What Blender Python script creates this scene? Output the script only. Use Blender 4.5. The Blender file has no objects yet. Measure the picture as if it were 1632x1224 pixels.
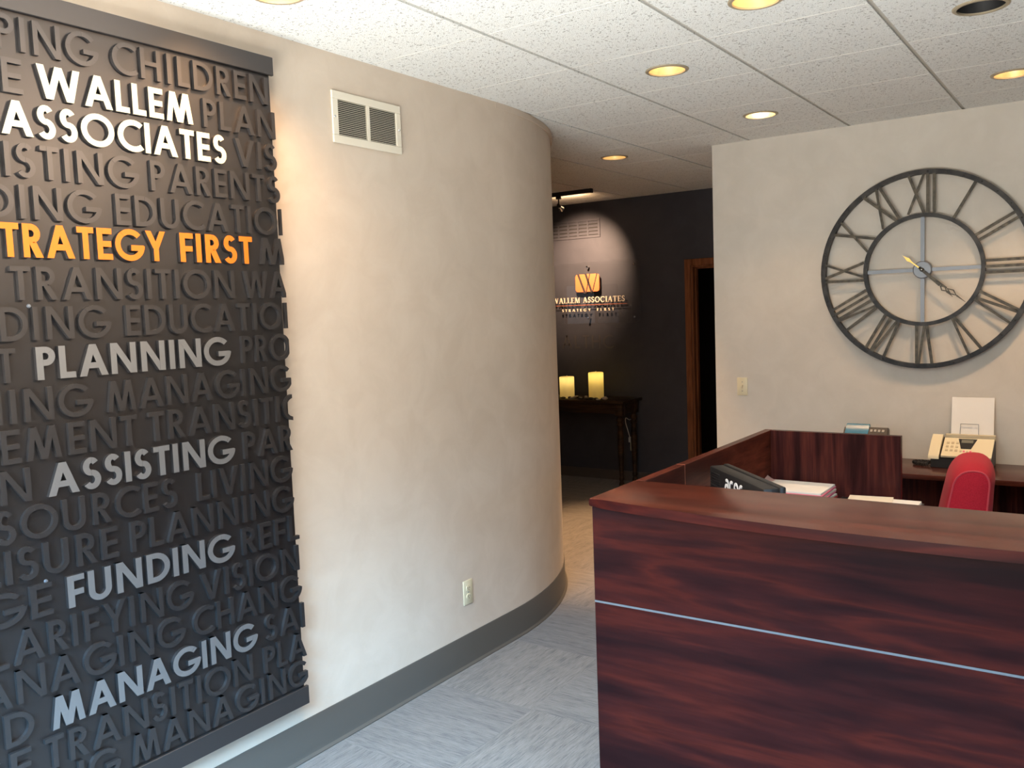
import bpy, bmesh, math, random
from mathutils import Vector, Matrix
from mathutils.geometry import tessellate_polygon
random.seed(7)
SC = bpy.context.scene
COL = SC.collection
PI = math.pi
R = math.radians

# ------------------------------------------------------------------ camera
CAM_Z = 1.6728
cam_data = bpy.data.cameras.new('camera')
cam = bpy.data.objects.new('camera', cam_data)
COL.objects.link(cam)
cam_data.sensor_width = 36.0
cam_data.lens = 1397.42 / 1632 * 36.0
cam_data.clip_start = 0.05
rt = Vector((0.82231898, 0.56782872, -0.03690577))
up = Vector((-0.01643898, 0.08853712, 0.99593722))
fw = Vector((-0.56878928, 0.81837138, -0.08214028))
cam.matrix_world = Matrix(((rt.x, up.x, -fw.x, 0), (rt.y, up.y, -fw.y, 0), (rt.z, up.z, -fw.z, CAM_Z), (0, 0, 0, 1)))
SC.camera = cam

# ------------------------------------------------------------------ world, exposure, daylight
world = bpy.data.worlds.new('world')
SC.world = world
world.use_nodes = True
world.node_tree.nodes['Background'].inputs[0].default_value = (0.75, 0.85, 1.0, 1)
world.node_tree.nodes['Background'].inputs[1].default_value = 0.05
vs = SC.view_settings
vs.view_transform = 'Standard'
vs.look = 'None'
vs.exposure = 0.0
vs.gamma = 1.0
vs.use_curve_mapping = False

def area(name, loc, rot, sx, sy, power, color, spread=180):
    l = bpy.data.lights.new(name, 'AREA')
    l.shape = 'RECTANGLE'; l.size = sx; l.size_y = sy
    l.energy = power; l.color = color; l.spread = R(spread)
    o = bpy.data.objects.new(name, l); COL.objects.link(o)
    o.location = loc; o.rotation_euler = Vector(rot).to_track_quat('-Z', 'Y').to_euler()
    return o
# daylight through the storefront window to the right of the viewer (sky above, bright ground below)
area('daylight_sky', (-1.3, -0.86, 1.65), (-0.10, 0.66, -0.75), 1.9, 1.3, 57, (0.65, 0.85, 1.0), 110)
area('daylight_sky_high', (-1.0, -0.86, 2.12), (-0.10, 0.50, -0.86), 2.2, 0.4, 275, (0.24, 0.60, 1.0), 90)
area('daylight_sky_side', (2.45, 0.0, 1.9), (-0.62, 0.36, -0.70), 1.2, 0.8, 70, (0.36, 0.67, 1.0), 76)
area('daylight_ground', (-1.1, -0.86, 0.7), (0.0, 0.36, 0.93), 2.4, 0.9, 340, (1.0, 0.95, 0.85), 132)

# ------------------------------------------------------------------ mesh helpers
def new():
    return bmesh.new()

def box(bm, x0, x1, y0, y1, z0, z1, bev=0.0, seg=1, mi=0):
    b = bmesh.new() if bev > 0 else bm
    vs_ = [b.verts.new(p) for p in ((x0, y0, z0), (x1, y0, z0), (x1, y1, z0), (x0, y1, z0), (x0, y0, z1), (x1, y0, z1), (x1, y1, z1), (x0, y1, z1))]
    for f in ((0, 3, 2, 1), (4, 5, 6, 7), (0, 1, 5, 4), (1, 2, 6, 5), (2, 3, 7, 6), (3, 0, 4, 7)):
        fc = b.faces.new([vs_[i] for i in f]); fc.material_index = mi
    if bev > 0:
        bmesh.ops.bevel(b, geom=list(b.edges), offset=bev, segments=seg, profile=0.5, affect='EDGES')
        merge(bm, b, mi)

def merge(bm, b, mi=None, mat=None):
    vm = {}
    for v in b.verts:
        vm[v] = bm.verts.new(mat @ v.co if mat else v.co)
    for f in b.faces:
        try:
            nf = bm.faces.new([vm[v] for v in f.verts]); nf.material_index = f.material_index if mi is None else mi
        except ValueError:
            pass
    b.free()

def prism(bm, pts, z0, z1, mi=0, axis='z', holes=()):
    """closed prism over a 2D outline (may be concave, may have holes); axis = the direction of extrusion"""
    def P(p, h):
        if axis == 'z': return Vector((p[0], p[1], h))
        if axis == 'y': return Vector((p[0], h, p[1]))
        return Vector((h, p[0], p[1]))
    loops = [list(pts)] + [list(h) for h in holes]
    flat = [p for l in loops for p in l]
    tris = tessellate_polygon([[Vector((p[0], p[1], 0)) for p in l] for l in loops])
    lo = [bm.verts.new(P(p, z0)) for p in flat]
    hi = [bm.verts.new(P(p, z1)) for p in flat]
    for t in tris:
        for vv in (lo, hi):
            try:
                f = bm.faces.new([vv[i] for i in t]); f.material_index = mi
            except ValueError:
                pass
    k = 0
    for l in loops:
        n = len(l)
        for i in range(n):
            a, b = k + i, k + (i + 1) % n
            f = bm.faces.new([lo[a], lo[b], hi[b], hi[a]]); f.material_index = mi
        k += n

def lathe(bm, prof, seg=32, center=(0, 0, 0), axis='z', mi=0, closed=False):
    """revolve (radius, height) pairs; closed = profile is a loop (ring)"""
    rings = []
    for r_, h in prof:
        if r_ < 1e-6:
            p = {'z': (0, 0, h), 'y': (0, h, 0), 'x': (h, 0, 0)}[axis]
            rings.append([bm.verts.new(Vector(p) + Vector(center))])
        else:
            ring = []
            for i in range(seg):
                a = 2 * PI * i / seg; c, s = r_ * math.cos(a), r_ * math.sin(a)
                p = {'z': (c, s, h), 'y': (c, h, s), 'x': (h, c, s)}[axis]
                ring.append(bm.verts.new(Vector(p) + Vector(center)))
            rings.append(ring)
    n = len(rings)
    for j in range(n if closed else n - 1):
        a, b = rings[j], rings[(j + 1) % n]
        for i in range(seg):
            k = (i + 1) % seg
            if len(a) == 1 and len(b) == 1: continue
            if len(a) == 1: f = bm.faces.new([a[0], b[i], b[k]])
            elif len(b) == 1: f = bm.faces.new([a[i], b[0], a[k]])
            else: f = bm.faces.new([a[i], b[i], b[k], a[k]])
            f.material_index = mi

def tube(bm, pts, r_, seg=10, mi=0, rr=None):
    pts = [Vector(p) for p in pts]
    rings = []
    prev = None
    for i, p in enumerate(pts):
        t = (pts[min(i + 1, len(pts) - 1)] - pts[max(i - 1, 0)]).normalized()
        if prev is None:
            a = Vector((0, 0, 1)) if abs(t.z) < 0.9 else Vector((1, 0, 0))
        else:
            a = prev
        u = (a - t * a.dot(t)).normalized(); v = t.cross(u); prev = u
        rad = rr[i] if rr else r_
        rings.append([bm.verts.new(p + (u * math.cos(2 * PI * k / seg) + v * math.sin(2 * PI * k / seg)) * rad) for k in range(seg)])
    for a, b in zip(rings, rings[1:]):
        for k in range(seg):
            f = bm.faces.new([a[k], a[(k + 1) % seg], b[(k + 1) % seg], b[k]]); f.material_index = mi
    for rg in (rings[0], rings[-1]):
        f = bm.faces.new(rg); f.material_index = mi

def smooth_path(pts, n=8):
    pts = [Vector(p) for p in pts]; out = []
    P = [pts[0]] + pts + [pts[-1]]
    for i in range(1, len(P) - 2):
        a, b, c, d = P[i - 1:i + 3]
        for k in range(n):
            t = k / n
            out.append(0.5 * ((2 * b) + (c - a) * t + (2 * a - 5 * b + 4 * c - d) * t * t + (3 * b - a - 3 * c + d) * t ** 3))
    out.append(pts[-1]); return out

def obj(name, bm, mats, parent=None, smooth=True, angle=35, local=False, label=None):
    """link the bmesh as ONE mesh object; geometry is given in world space unless local=True"""
    bmesh.ops.recalc_face_normals(bm, faces=list(bm.faces))
    if parent is not None and not local:
        bmesh.ops.transform(bm, matrix=WORLD[parent.name].inverted(), verts=list(bm.verts))
    me = bpy.data.meshes.new(name)
    bm.to_mesh(me); bm.free()
    if not isinstance(mats, (list, tuple)): mats = [mats]
    for m in mats: me.materials.append(m)
    o = bpy.data.objects.new(name, me); COL.objects.link(o)
    if smooth:
        me.shade_smooth(); me.set_sharp_from_angle(angle=R(angle))
    if parent is not None:
        o.parent = parent
        WORLD[o.name] = WORLD[parent.name]
    if label: o['label'] = label
    return o

WORLD = {}
def thing(name, label, cat, loc=(0, 0, 0), rotz=0.0, group=None, rot=None):
    o = bpy.data.objects.new(name, None); COL.objects.link(o)
    o.empty_display_size = 0.05
    o.location = loc; o.rotation_euler = rot or (0, 0, rotz)
    WORLD[o.name] = Matrix.Translation(loc) @ o.rotation_euler.to_matrix().to_4x4()
    return tag(o, label, cat, group)

def tag(o, label, cat, group=None, kind=None):
    o['label'] = label; o['category'] = cat
    if group: o['group'] = group
    if kind: o['kind'] = kind
    return o

def struct(name, bm, mats, label=None, cat=None, smooth=True, angle=35):
    o = obj(name, bm, mats, smooth=smooth, angle=angle)
    o['kind'] = 'structure'
    if label: o['label'] = label; o['category'] = cat
    return o

def recentre(o):
    """move a top-level mesh's origin to the centre of its base"""
    me = o.data
    xs = [v.co.x for v in me.vertices]; ys = [v.co.y for v in me.vertices]; zs = [v.co.z for v in me.vertices]
    c = Vector(((min(xs) + max(xs)) / 2, (min(ys) + max(ys)) / 2, min(zs)))
    me.transform(Matrix.Translation(-c)); o.location = c
    return o

# ------------------------------------------------------------------ materials
def mat(name, color, rough=0.5, metal=0.0, spec=0.5, coat=0.0, emit=None, estr=0.0, sheen=0.0):
    m = bpy.data.materials.new(name); m.use_nodes = True
    b = m.node_tree.nodes['Principled BSDF']
    b.inputs['Base Color'].default_value = (*color, 1)
    b.inputs['Roughness'].default_value = rough
    b.inputs['Metallic'].default_value = metal
    b.inputs['Specular IOR Level'].default_value = spec
    b.inputs['Coat Weight'].default_value = coat
    b.inputs['Sheen Weight'].default_value = sheen
    if emit:
        b.inputs['Emission Color'].default_value = (*emit, 1)
        b.inputs['Emission Strength'].default_value = estr
    return m

class N:
    """small node-tree writer"""
    def __init__(s, m):
        s.m = m; s.t = m.node_tree; s.b = s.t.nodes['Principled BSDF']
    def n(s, typ, **kw):
        nd = s.t.nodes.new('ShaderNode' + typ)
        for k, v in kw.items(): setattr(nd, k, v)
        return nd
    def l(s, a, b): s.t.links.new(a, b)
    def coord(s, scale=(1, 1, 1), rot=(0, 0, 0), src='Object'):
        tc = s.n('TexCoord'); mp = s.n('Mapping')
        mp.inputs['Scale'].default_value = scale; mp.inputs['Rotation'].default_value = rot
        s.l(tc.outputs[src], mp.inputs['Vector']); return mp.outputs[0]
    def noise(s, vec, scale, detail=3, rough=0.5, dist=0.0):
        nd = s.n('TexNoise'); nd.inputs['Scale'].default_value = scale
        nd.inputs['Detail'].default_value = detail; nd.inputs['Roughness'].default_value = rough
        nd.inputs['Distortion'].default_value = dist
        s.l(vec, nd.inputs['Vector']); return nd.outputs[0]
    def ramp(s, fac, stops):
        nd = s.n('ValToRGB'); cr = nd.color_ramp
        while len(cr.elements) < len(stops): cr.elements.new(0.5)
        for e, (p, c) in zip(cr.elements, stops):
            e.position = p; e.color = (*c, 1) if len(c) == 3 else c
        s.l(fac, nd.inputs[0]); return nd.outputs[0]
    def mix(s, fac, a, b, mode='MIX'):
        nd = s.n('MixRGB', blend_type=mode)
        for i, v in enumerate((fac, a, b)):
            if hasattr(v, 'is_linked'): s.l(v, nd.inputs[i])
            elif i == 0: nd.inputs[0].default_value = v
            else: nd.inputs[i].default_value = (*v, 1)
        return nd.outputs[0]
    def math(s, op, a, b=None, c=None):
        nd = s.n('Math', operation=op)
        for i, v in enumerate((a, b, c)):
            if v is None: continue
            if hasattr(v, 'is_linked'): s.l(v, nd.inputs[i])
            else: nd.inputs[i].default_value = v
        return nd.outputs[0]
    def bump(s, h, strength=0.2, dist=0.01):
        nd = s.n('Bump'); nd.inputs['Strength'].default_value = strength; nd.inputs['Distance'].default_value = dist
        s.l(h, nd.inputs['Height']); s.l(nd.outputs[0], s.b.inputs['Normal'])
    def color(s, c): s.l(c, s.b.inputs['Base Color'])

def wall_mat(name, c1, c2, rough=0.75):
    m = mat(name, c1, rough, spec=0.25); k = N(m); v = k.coord()
    n1 = k.noise(v, 5.5, 6, 0.62, 0.6); n2 = k.noise(v, 60, 3)
    k.color(k.ramp(n1, [(0.36, c1), (0.64, c2)]))
    k.bump(k.math('ADD', k.math('MULTIPLY', n1, 0.6), k.math('MULTIPLY', n2, 0.35)), 0.12, 0.006)
    return m

def wood(name, scale, dark, mid, red, rough=0.25, coat=0.0, spec=0.06):
    """streaky mahogany laminate; the small scale component runs along the grain"""
    m = mat(name, mid, rough, spec=spec, coat=coat); k = N(m); v = k.coord(scale)
    big = k.noise(v, 1.0, 4, 0.55, 0.35)
    fine = k.noise(k.coord(tuple(a * 5.5 for a in scale)), 1.0, 3, 0.6, 0.2)
    c = k.ramp(big, [(0.36, dark), (0.47, mid), (0.54, red), (0.60, mid), (0.70, dark)])
    f = k.ramp(fine, [(0.30, (0.78, 0.78, 0.80)), (0.70, (1.12, 1.1, 1.08))])
    k.color(k.mix(1.0, c, f, 'MULTIPLY'))
    return m

M = {}
M['wall'] = wall_mat('beige_wallcovering', (0.60, 0.510, 0.420), (0.645, 0.556, 0.465))
M['wall_grey'] = wall_mat('greige_wallcovering', (0.585, 0.55, 0.495), (0.625, 0.59, 0.535))
M['wall_dark'] = wall_mat('charcoal_wall_paint', (0.044, 0.044, 0.053), (0.052, 0.051, 0.061), 0.6)
M['black_room'] = mat('unlit_room_shade', (0.02, 0.018, 0.017), 0.9)  # near-black colour stands in for the lack of light there
# ceiling tile
m = mat('fissured_ceiling_tile', (0.70, 0.70, 0.66), 0.9, spec=0.15); k = N(m); v = k.coord()
pit = k.noise(v, 92, 2, 0.55); pit2 = k.noise(v, 240, 2, 0.6); blot = k.noise(v, 30, 2)
pits = k.ramp(pit, [(0.32, (0, 0, 0)), (0.39, (1, 1, 1))])
sp = k.ramp(pit2, [(0.30, (0.72, 0.71, 0.68)), (0.46, (1, 1, 1))])
colr = k.mix(pits, (0.42, 0.42, 0.41), (0.80, 0.82, 0.815))
k.color(k.mix(1.0, colr, sp, 'MULTIPLY'))
k.bump(k.math('ADD', k.math('MULTIPLY', pits, 0.8), k.math('MULTIPLY', pit2, 0.9)), 0.55, 0.008)
M['tile'] = m
M['runner'] = mat('ceiling_grid_metal', (0.50, 0.48, 0.43), 0.5)
# carpet tiles laid quarter-turned
m = mat('grey_carpet_tile', (0.2, 0.19, 0.18), 0.95, spec=0.05, sheen=0.15); k = N(m)
tc = k.n('TexCoord'); sep = k.n('SeparateXYZ'); k.l(tc.outputs['Object'], sep.inputs[0])
T = 0.61
ix = k.math('FLOOR', k.math('DIVIDE', k.math('ADD', sep.outputs[0], 0.18), T)); iy = k.math('FLOOR', k.math('DIVIDE', k.math('ADD', sep.outputs[1], 0.1), T))
par = k.math('ABSOLUTE', k.math('MODULO', k.math('ADD', ix, iy), 2.0))
va = k.coord((14, 190, 1)); vb = k.coord((190, 14, 1)); vc = k.coord((2.5, 28, 1)); vd = k.coord((28, 2.5, 1))
na = k.noise(va, 1.0, 3, 0.6); nb = k.noise(vb, 1.0, 3, 0.6); nc = k.noise(vc, 1.0, 3, 0.6); nd_ = k.noise(vd, 1.0, 3, 0.6)
fine = k.mix(par, na, nb); coarse = k.mix(par, nc, nd_)
yarn = k.noise(k.coord((1, 1, 1)), 260, 3, 0.6)
tot = k.math('ADD', k.math('MULTIPLY', fine, 0.52), k.math('ADD', k.math('MULTIPLY', coarse, 0.28), k.math('MULTIPLY', yarn, 0.20)))
wn = k.n('TexWhiteNoise'); cb = k.n('CombineXYZ'); k.l(ix, cb.inputs[0]); k.l(iy, cb.inputs[1]); k.l(cb.outputs[0], wn.inputs['Vector'])
tone = k.ramp(wn.outputs['Value'], [(0, (0.90, 0.90, 0.92)), (1, (1.06, 1.05, 1.03))])
k.color(k.mix(1.0, k.ramp(tot, [(0.37, (0.082, 0.075, 0.069)), (0.50, (0.154, 0.138, 0.124)), (0.62, (0.196, 0.177, 0.160))]), tone, 'MULTIPLY'))
k.bump(tot, 0.5, 0.006)
M['carpet'] = m
M['base'] = mat('grey_brown_vinyl_base', (0.080, 0.073, 0.064), 0.5)
M['base_far'] = mat('brown_vinyl_base', (0.075, 0.062, 0.052), 0.5)
DK = (0.013, 0.0042, 0.0045); MD = (0.026, 0.0060, 0.0056); RD = (0.046, 0.0085, 0.0062)
M['wood_h'] = wood('mahogany_horizontal_grain', (0.95, 7, 8.5), DK, MD, RD)
M['wood_top'] = wood('mahogany_counter_top', (0.9, 16, 8), (0.045, 0.013, 0.009), (0.068, 0.0170, 0.0105), (0.085, 0.0205, 0.012), 0.22, 0.0, 0.27)
M['wood_v'] = wood('mahogany_vertical_grain', (16, 16, 1.1), (0.026, 0.009, 0.009), (0.05, 0.015, 0.014), (0.085, 0.023, 0.018))
M['wood_y'] = wood('mahogany_return_grain', (12, 1.2, 12), (0.05, 0.015, 0.011), (0.085, 0.022, 0.014), (0.12, 0.032, 0.02))
M['seam'] = mat('bright_metal_seam', (0.13, 0.132, 0.14), 0.5, 0.3)
M['oak'] = wood('stained_orange_oak', (14, 14, 1.2), (0.13, 0.045, 0.018), (0.19, 0.07, 0.03), (0.24, 0.092, 0.04), 0.45, 0.1)
M['black'] = mat('black_plastic', (0.012, 0.012, 0.013), 0.42)
M['black_matte'] = mat('matte_black_plastic', (0.010, 0.010, 0.011), 0.6)
M['sign'] = mat('charcoal_sign_paint', (0.080, 0.074, 0.074), 0.41, 0.89)
M['sign_letter'] = mat('charcoal_letter_paint', (0.092, 0.086, 0.087), 0.41, 0.84)
M['cream_letter'] = mat('cream_letter_paint', (0.68, 0.61, 0.43), 0.45)
M['orange_letter'] = mat('orange_letter_paint', (0.70, 0.165, 0.010), 0.45)
M['grey_letter'] = mat('grey_letter_paint', (0.24, 0.235, 0.235), 0.42, 0.55)
M['ivory'] = mat('ivory_plastic', (0.68, 0.62, 0.44), 0.35)
M['vent'] = mat('cream_enamel', (0.74, 0.69, 0.58), 0.35)
M['void'] = mat('duct_dark', (0.015, 0.014, 0.013), 0.9)
M['iron'] = mat('blackened_iron', (0.022, 0.022, 0.023), 0.45, 0.55)
k = N(M['iron']); v = k.coord(); k.color(k.ramp(k.noise(v, 22, 4), [(0.35, (0.014, 0.014, 0.015)), (0.7, (0.045, 0.042, 0.04))]))
M['bronze'] = mat('dark_bronze_strip', (0.06, 0.05, 0.037), 0.45, 0.5)
k = N(M['bronze']); v = k.coord(); k.color(k.ramp(k.noise(v, 40, 4), [(0.35, (0.03, 0.026, 0.02)), (0.7, (0.10, 0.085, 0.062))]))
M['steel'] = mat('grey_blue_steel', (0.20, 0.22, 0.25), 0.45, 0.5)
M['brass'] = mat('aged_brass', (0.55, 0.36, 0.10), 0.3, 0.9)
M['gold_cone'] = mat('gold_reflector', (0.86, 0.68, 0.42), 0.32, 0.7)
M['trim_gold'] = mat('downlight_trim', (0.40, 0.34, 0.24), 0.4, 0.3)
M['glow'] = mat('lamp_glow', (1, 0.9, 0.7), 0.4, emit=(1.0, 0.82, 0.56), estr=10.0)
M['glow_white'] = mat('lamp_glow_white', (1, 0.95, 0.85), 0.4, emit=(1.0, 0.9, 0.72), estr=14.0)
M['chrome'] = mat('chrome', (0.8, 0.8, 0.8), 0.12, 1.0)
M['table'] = wood('dark_walnut_table', (1.2, 12, 12), (0.020, 0.013, 0.010), (0.032, 0.020, 0.014), (0.05, 0.028, 0.016), 0.4, 0.1)
M['pebble_dark'] = mat('dark_pebble', (0.045, 0.037, 0.026), 0.5)
M['pebble_pale'] = mat('pale_pebble', (0.48, 0.40, 0.32), 0.5)
M['paper'] = mat('white_paper', (0.82, 0.80, 0.76), 0.7)
M['paper2'] = mat('cream_paper', (0.76, 0.70, 0.58), 0.7)
M['pink'] = mat('pink_card', (0.75, 0.20, 0.30), 0.6)
M['red_card'] = mat('red_card', (0.62, 0.06, 0.05), 0.6)
M['yellow'] = mat('yellow_card', (0.85, 0.52, 0.06), 0.6)
M['manila'] = mat('manila_card', (0.70, 0.52, 0.30), 0.6)
M['grey_card'] = mat('grey_card', (0.10, 0.10, 0.10), 0.6)
M['red_fabric'] = mat('crimson_upholstery', (0.42, 0.014, 0.032), 0.85, spec=0.2, sheen=0.06)
k = N(M['red_fabric']); v = k.coord(); nn = k.noise(v, 380, 2); k.bump(nn, 0.35, 0.003)
k.color(k.ramp(nn, [(0.3, (0.34, 0.010, 0.025)), (0.7, (0.48, 0.018, 0.038))]))
M['piping'] = mat('crimson_piping', (0.50, 0.05, 0.075), 0.7)
M['blue'] = mat('teal_blue_plastic', (0.035, 0.19, 0.31), 0.25)
M['phone_body'] = mat('dark_grey_plastic', (0.075, 0.066, 0.058), 0.45)
M['button'] = mat('pale_grey_keys', (0.42, 0.39, 0.35), 0.5)
M['fax'] = mat('cream_fax_plastic', (0.78, 0.70, 0.50), 0.4)
M['fax_key'] = mat('tan_keys', (0.58, 0.49, 0.33), 0.5)
M['lcd'] = mat('lcd_grey', (0.20, 0.20, 0.16), 0.2)
M['wax'] = mat('ivory_candle_wax', (0.82, 0.74, 0.56), 0.5)
M['cord'] = mat('white_cord', (0.55, 0.53, 0.48), 0.5)
M['logo_orange'] = mat('logo_orange', (0.55, 0.150, 0.048), 0.5)
M['cream_small'] = mat('cream_sign_lettering', (0.78, 0.66, 0.50), 0.4)
M['copper'] = mat('copper_line', (0.42, 0.13, 0.07), 0.4)
M['wall_letter'] = mat('tone_on_tone_vinyl', (0.055, 0.049, 0.047), 0.55)
M['white_print'] = mat('white_print', (0.75, 0.76, 0.78), 0.5)
# clear acrylic: transparent with a plain surface reflection
m = bpy.data.materials.new('clear_acrylic'); m.use_nodes = True; nt = m.node_tree; nt.nodes.clear()
o_ = nt.nodes.new('ShaderNodeOutputMaterial'); mx = nt.nodes.new('ShaderNodeMixShader')
tr = nt.nodes.new('ShaderNodeBsdfTransparent'); gl = nt.nodes.new('ShaderNodeBsdfGlossy'); fr = nt.nodes.new('ShaderNodeFresnel')
tr.inputs[0].default_value = (0.985, 0.988, 0.988, 1); gl.inputs['Roughness'].default_value = 0.02; fr.inputs[0].default_value = 1.49
ge = nt.nodes.new('ShaderNodeNewGeometry'); iv = nt.nodes.new('ShaderNodeMath'); iv.operation = 'SUBTRACT'; iv.inputs[0].default_value = 1.0
mu = nt.nodes.new('ShaderNodeMath'); mu.operation = 'MULTIPLY'
nt.links.new(ge.outputs['Backfacing'], iv.inputs[1]); nt.links.new(iv.outputs[0], mu.inputs[0]); nt.links.new(fr.outputs[0], mu.inputs[1])
nt.links.new(mu.outputs[0], mx.inputs[0]); nt.links.new(tr.outputs[0], mx.inputs[1]); nt.links.new(gl.outputs[0], mx.inputs[2]); nt.links.new(mx.outputs[0], o_.inputs[0])
M['acrylic'] = m

# ================================================================== THE SETTING
CEIL = 2.70
XL = -2.5323           # left wall face
RC, YC = 1.75, 3.588   # its curved end: radius and start
YB = 5.541             # clock wall face
YD = 7.525             # charcoal wall face
XR, YF = 2.6, -1.0     # walls out of view
YH = YC + RC           # hallway face of the left block

bm = new(); box(bm, -7.6, XR + 0.2, YF - 0.2, 9.4, -0.06, 0)
struct('floor', bm, M['carpet'], smooth=False)

arc = [(XL - RC + RC * math.cos(a), YC + RC * math.sin(a)) for a in [PI / 2 * i / 28 for i in range(29)]]
face = [(XL, YF)] + arc + [(-4.9, YH)]
inner = [(XL - RC + (RC - 0.14) * math.cos(a), YC + (RC - 0.14) * math.sin(a)) for a in [PI / 2 * i / 28 for i in range(28, -1, -1)]]
bm = new()
prism(bm, face + [(-4.9, YH - 0.14)] + inner + [(XL - 0.14, YF)], 0, CEIL)
struct('wall_left', bm, M['wall'])
# hallway: high window and added glowing pane beside the curved block, end wall
WZ0, WZ1 = 1.49, 1.97
bm = new()
box(bm, -7.5, -4.9, YH - 0.14, YH, WZ1, CEIL); box(bm, -7.5, -4.9, YH - 0.14, YH, 0, WZ0); box(bm, -7.5, -5.85, YH - 0.14, YH, WZ0, WZ1)
box(bm, -5.06, -4.9, YH - 0.14, YH, WZ0, WZ1)
struct('wall_hall', bm, M['wall'], smooth=False)
bm = new(); box(bm, -7.64, -7.5, YH - 0.14, 9.3, 0, CEIL)
struct('wall_hall_end', bm, M['wall'], smooth=False)
for nm, a, b, zt, e in (('window_1', -5.85, -5.41, WZ1, 0.75), ('added_glow', -5.41, -5.06, 1.68, 0.22)):  # second pane is added, glowing dimly for its reflection in the acrylic
    bm = new(); box(bm, a + 0.01, b - 0.01, YH - 0.09, YH - 0.075, WZ0, zt)
    win = struct(nm, bm, mat(nm + '_pane', (0.3, 0.32, 0.35), 0.3, emit=(0.72, 0.84, 1.0), estr=e), smooth=False)
    WORLD[win.name] = Matrix.Identity(4)
    bm = new(); box(bm, a, a + 0.01, YH - 0.12, YH - 0.04, WZ0, WZ1); box(bm, b - 0.01, b, YH - 0.12, YH - 0.04, WZ0, WZ1)
    if zt < WZ1: box(bm, a + 0.01, b - 0.01, YH - 0.12, YH - 0.04, zt, WZ1)
    obj('window_frame', bm, M['oak'], win, smooth=False)
bm = new()
prism(bm, [(-2.2, YB), (XR + 0.14, YB), (XR + 0.14, YB + 0.13), (-2.06, YB + 0.13), (-2.06, YD + 0.14), (-2.2, YD + 0.14)], 0, CEIL)
struct('wall_back', bm, M['wall_grey'], smooth=False)
DX0, DX1, DZ = -3.208, -2.33, 2.03
bm = new()
box(bm, -7.5, DX0, YD, YD + 0.13, 0, CEIL); box(bm, DX0, DX1, YD, YD + 0.13, DZ, CEIL); box(bm, DX1, -2.2, YD, YD + 0.13, 0, CEIL)
struct('wall_far', bm, M['wall_dark'], smooth=False)
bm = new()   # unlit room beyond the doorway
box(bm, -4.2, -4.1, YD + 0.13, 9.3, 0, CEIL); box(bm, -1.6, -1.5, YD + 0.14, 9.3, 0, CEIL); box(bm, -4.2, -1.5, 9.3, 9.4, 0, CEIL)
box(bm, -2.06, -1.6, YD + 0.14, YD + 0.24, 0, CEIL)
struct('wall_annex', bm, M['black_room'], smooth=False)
WY0, WY1 = -0.92, 0.95
bm = new()   # storefront wall to the right of the viewer, one wide opening
box(bm, XR, XR + 0.14, YF, WY0, 0, CEIL); box(bm, XR, XR + 0.14, WY1, YB, 0, CEIL)
box(bm, XR, XR + 0.14, WY0, WY1, 2.35, CEIL); box(bm, XR, XR + 0.14, WY0, WY1, 0, 0.15)
struct('wall_right', bm, M['wall'], smooth=False)
bm = new()   # wall behind the viewer with a second opening towards its left end
box(bm, XL - 0.14, -2.40, YF - 0.14, YF, 0, CEIL); box(bm, 0.45, XR + 0.14, YF - 0.14, YF, 0, CEIL)
box(bm, -2.40, 0.45, YF - 0.14, YF, 2.35, CEIL); box(bm, -2.40, 0.45, YF - 0.14, YF, 0, 0.15)
struct('wall_front', bm, M['wall'], smooth=False)
bm = new()
for x_ in (-2.40, -1.0, 0.40): box(bm, x_, x_ + 0.05, YF - 0.10, YF - 0.04, 0.15, 2.35)
for z_ in (0.15, 2.30): box(bm, -2.35, 0.40, YF - 0.10, YF - 0.04, z_, z_ + 0.05)
struct('window_4', bm, M['black'], smooth=False)
bm = new()
for y_ in (WY0, 0.0, WY1 - 0.05): box(bm, XR + 0.04, XR + 0.10, y_, y_ + 0.05, 0.15, 2.35)
for z_ in (0.15, 2.30): box(bm, XR + 0.04, XR + 0.10, WY0 + 0.05, WY1 - 0.05, z_, z_ + 0.05)
struct('window_2', bm, M['black'], smooth=False)

# suspended ceiling: rows of tiles hanging a little below the dark grid runners
G0, G = -1.9512, 0.6096
Y0, YT = -2.15, 2.1141
DOWN = [  # x, y, state
    (-1.037, 3.03, 'on', 'warm-lit recessed downlight cut off by the top edge of the photo'),
    (-1.646, 3.643, 'on', 'warm-lit recessed downlight nearest the curved wall in the reception ceiling'),
    (-1.640, 4.843, 'bulb', 'recessed downlight with a visible white bulb, nearest the corner of the clock wall'),
    (-2.863, 5.445, 'on', 'small warm recessed downlight in the hallway ceiling beyond the curved wall'),
    (-0.427, 3.640, 'off', 'unlit black recessed downlight at the upper right of the ceiling'),
    (-0.432, 4.832, 'on', 'warm-lit recessed downlight above the clock at the right edge of the photo'),
    (-2.20, 1.95, 'hid', 'recessed downlight above the right edge of the charcoal word sign, just out of frame'),
    (-1.037, 1.81, 'hid', 'recessed downlight facing the middle of the charcoal word sign, out of frame'),
    (-0.427, 2.421, 'hid', 'unseen downlight added above the reception counter, tilted to put sheen on the word sign')]  # added out of view and tilted to give the sign its sheen
HOLE = 0.081
bm = new()
for kx in range(-10, 8):
    xa, xb = G0 + G * kx + 0.009, G0 + G * (kx + 1) - 0.009
    holes = [[(x_ + HOLE * math.cos(2 * PI * i / 32), y_ + HOLE * math.sin(2 * PI * i / 32)) for i in range(32)] for x_, y_, s_, l_ in DOWN if xa < x_ < xb]
    prism(bm, [(xa, Y0), (xb, Y0), (xb, 9.4), (xa, 9.4)], CEIL, CEIL + 0.02, 0, holes=holes)
    box(bm, xa - 0.018, xa, Y0, 9.4, CEIL + 0.008, CEIL + 0.02, mi=1)
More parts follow.
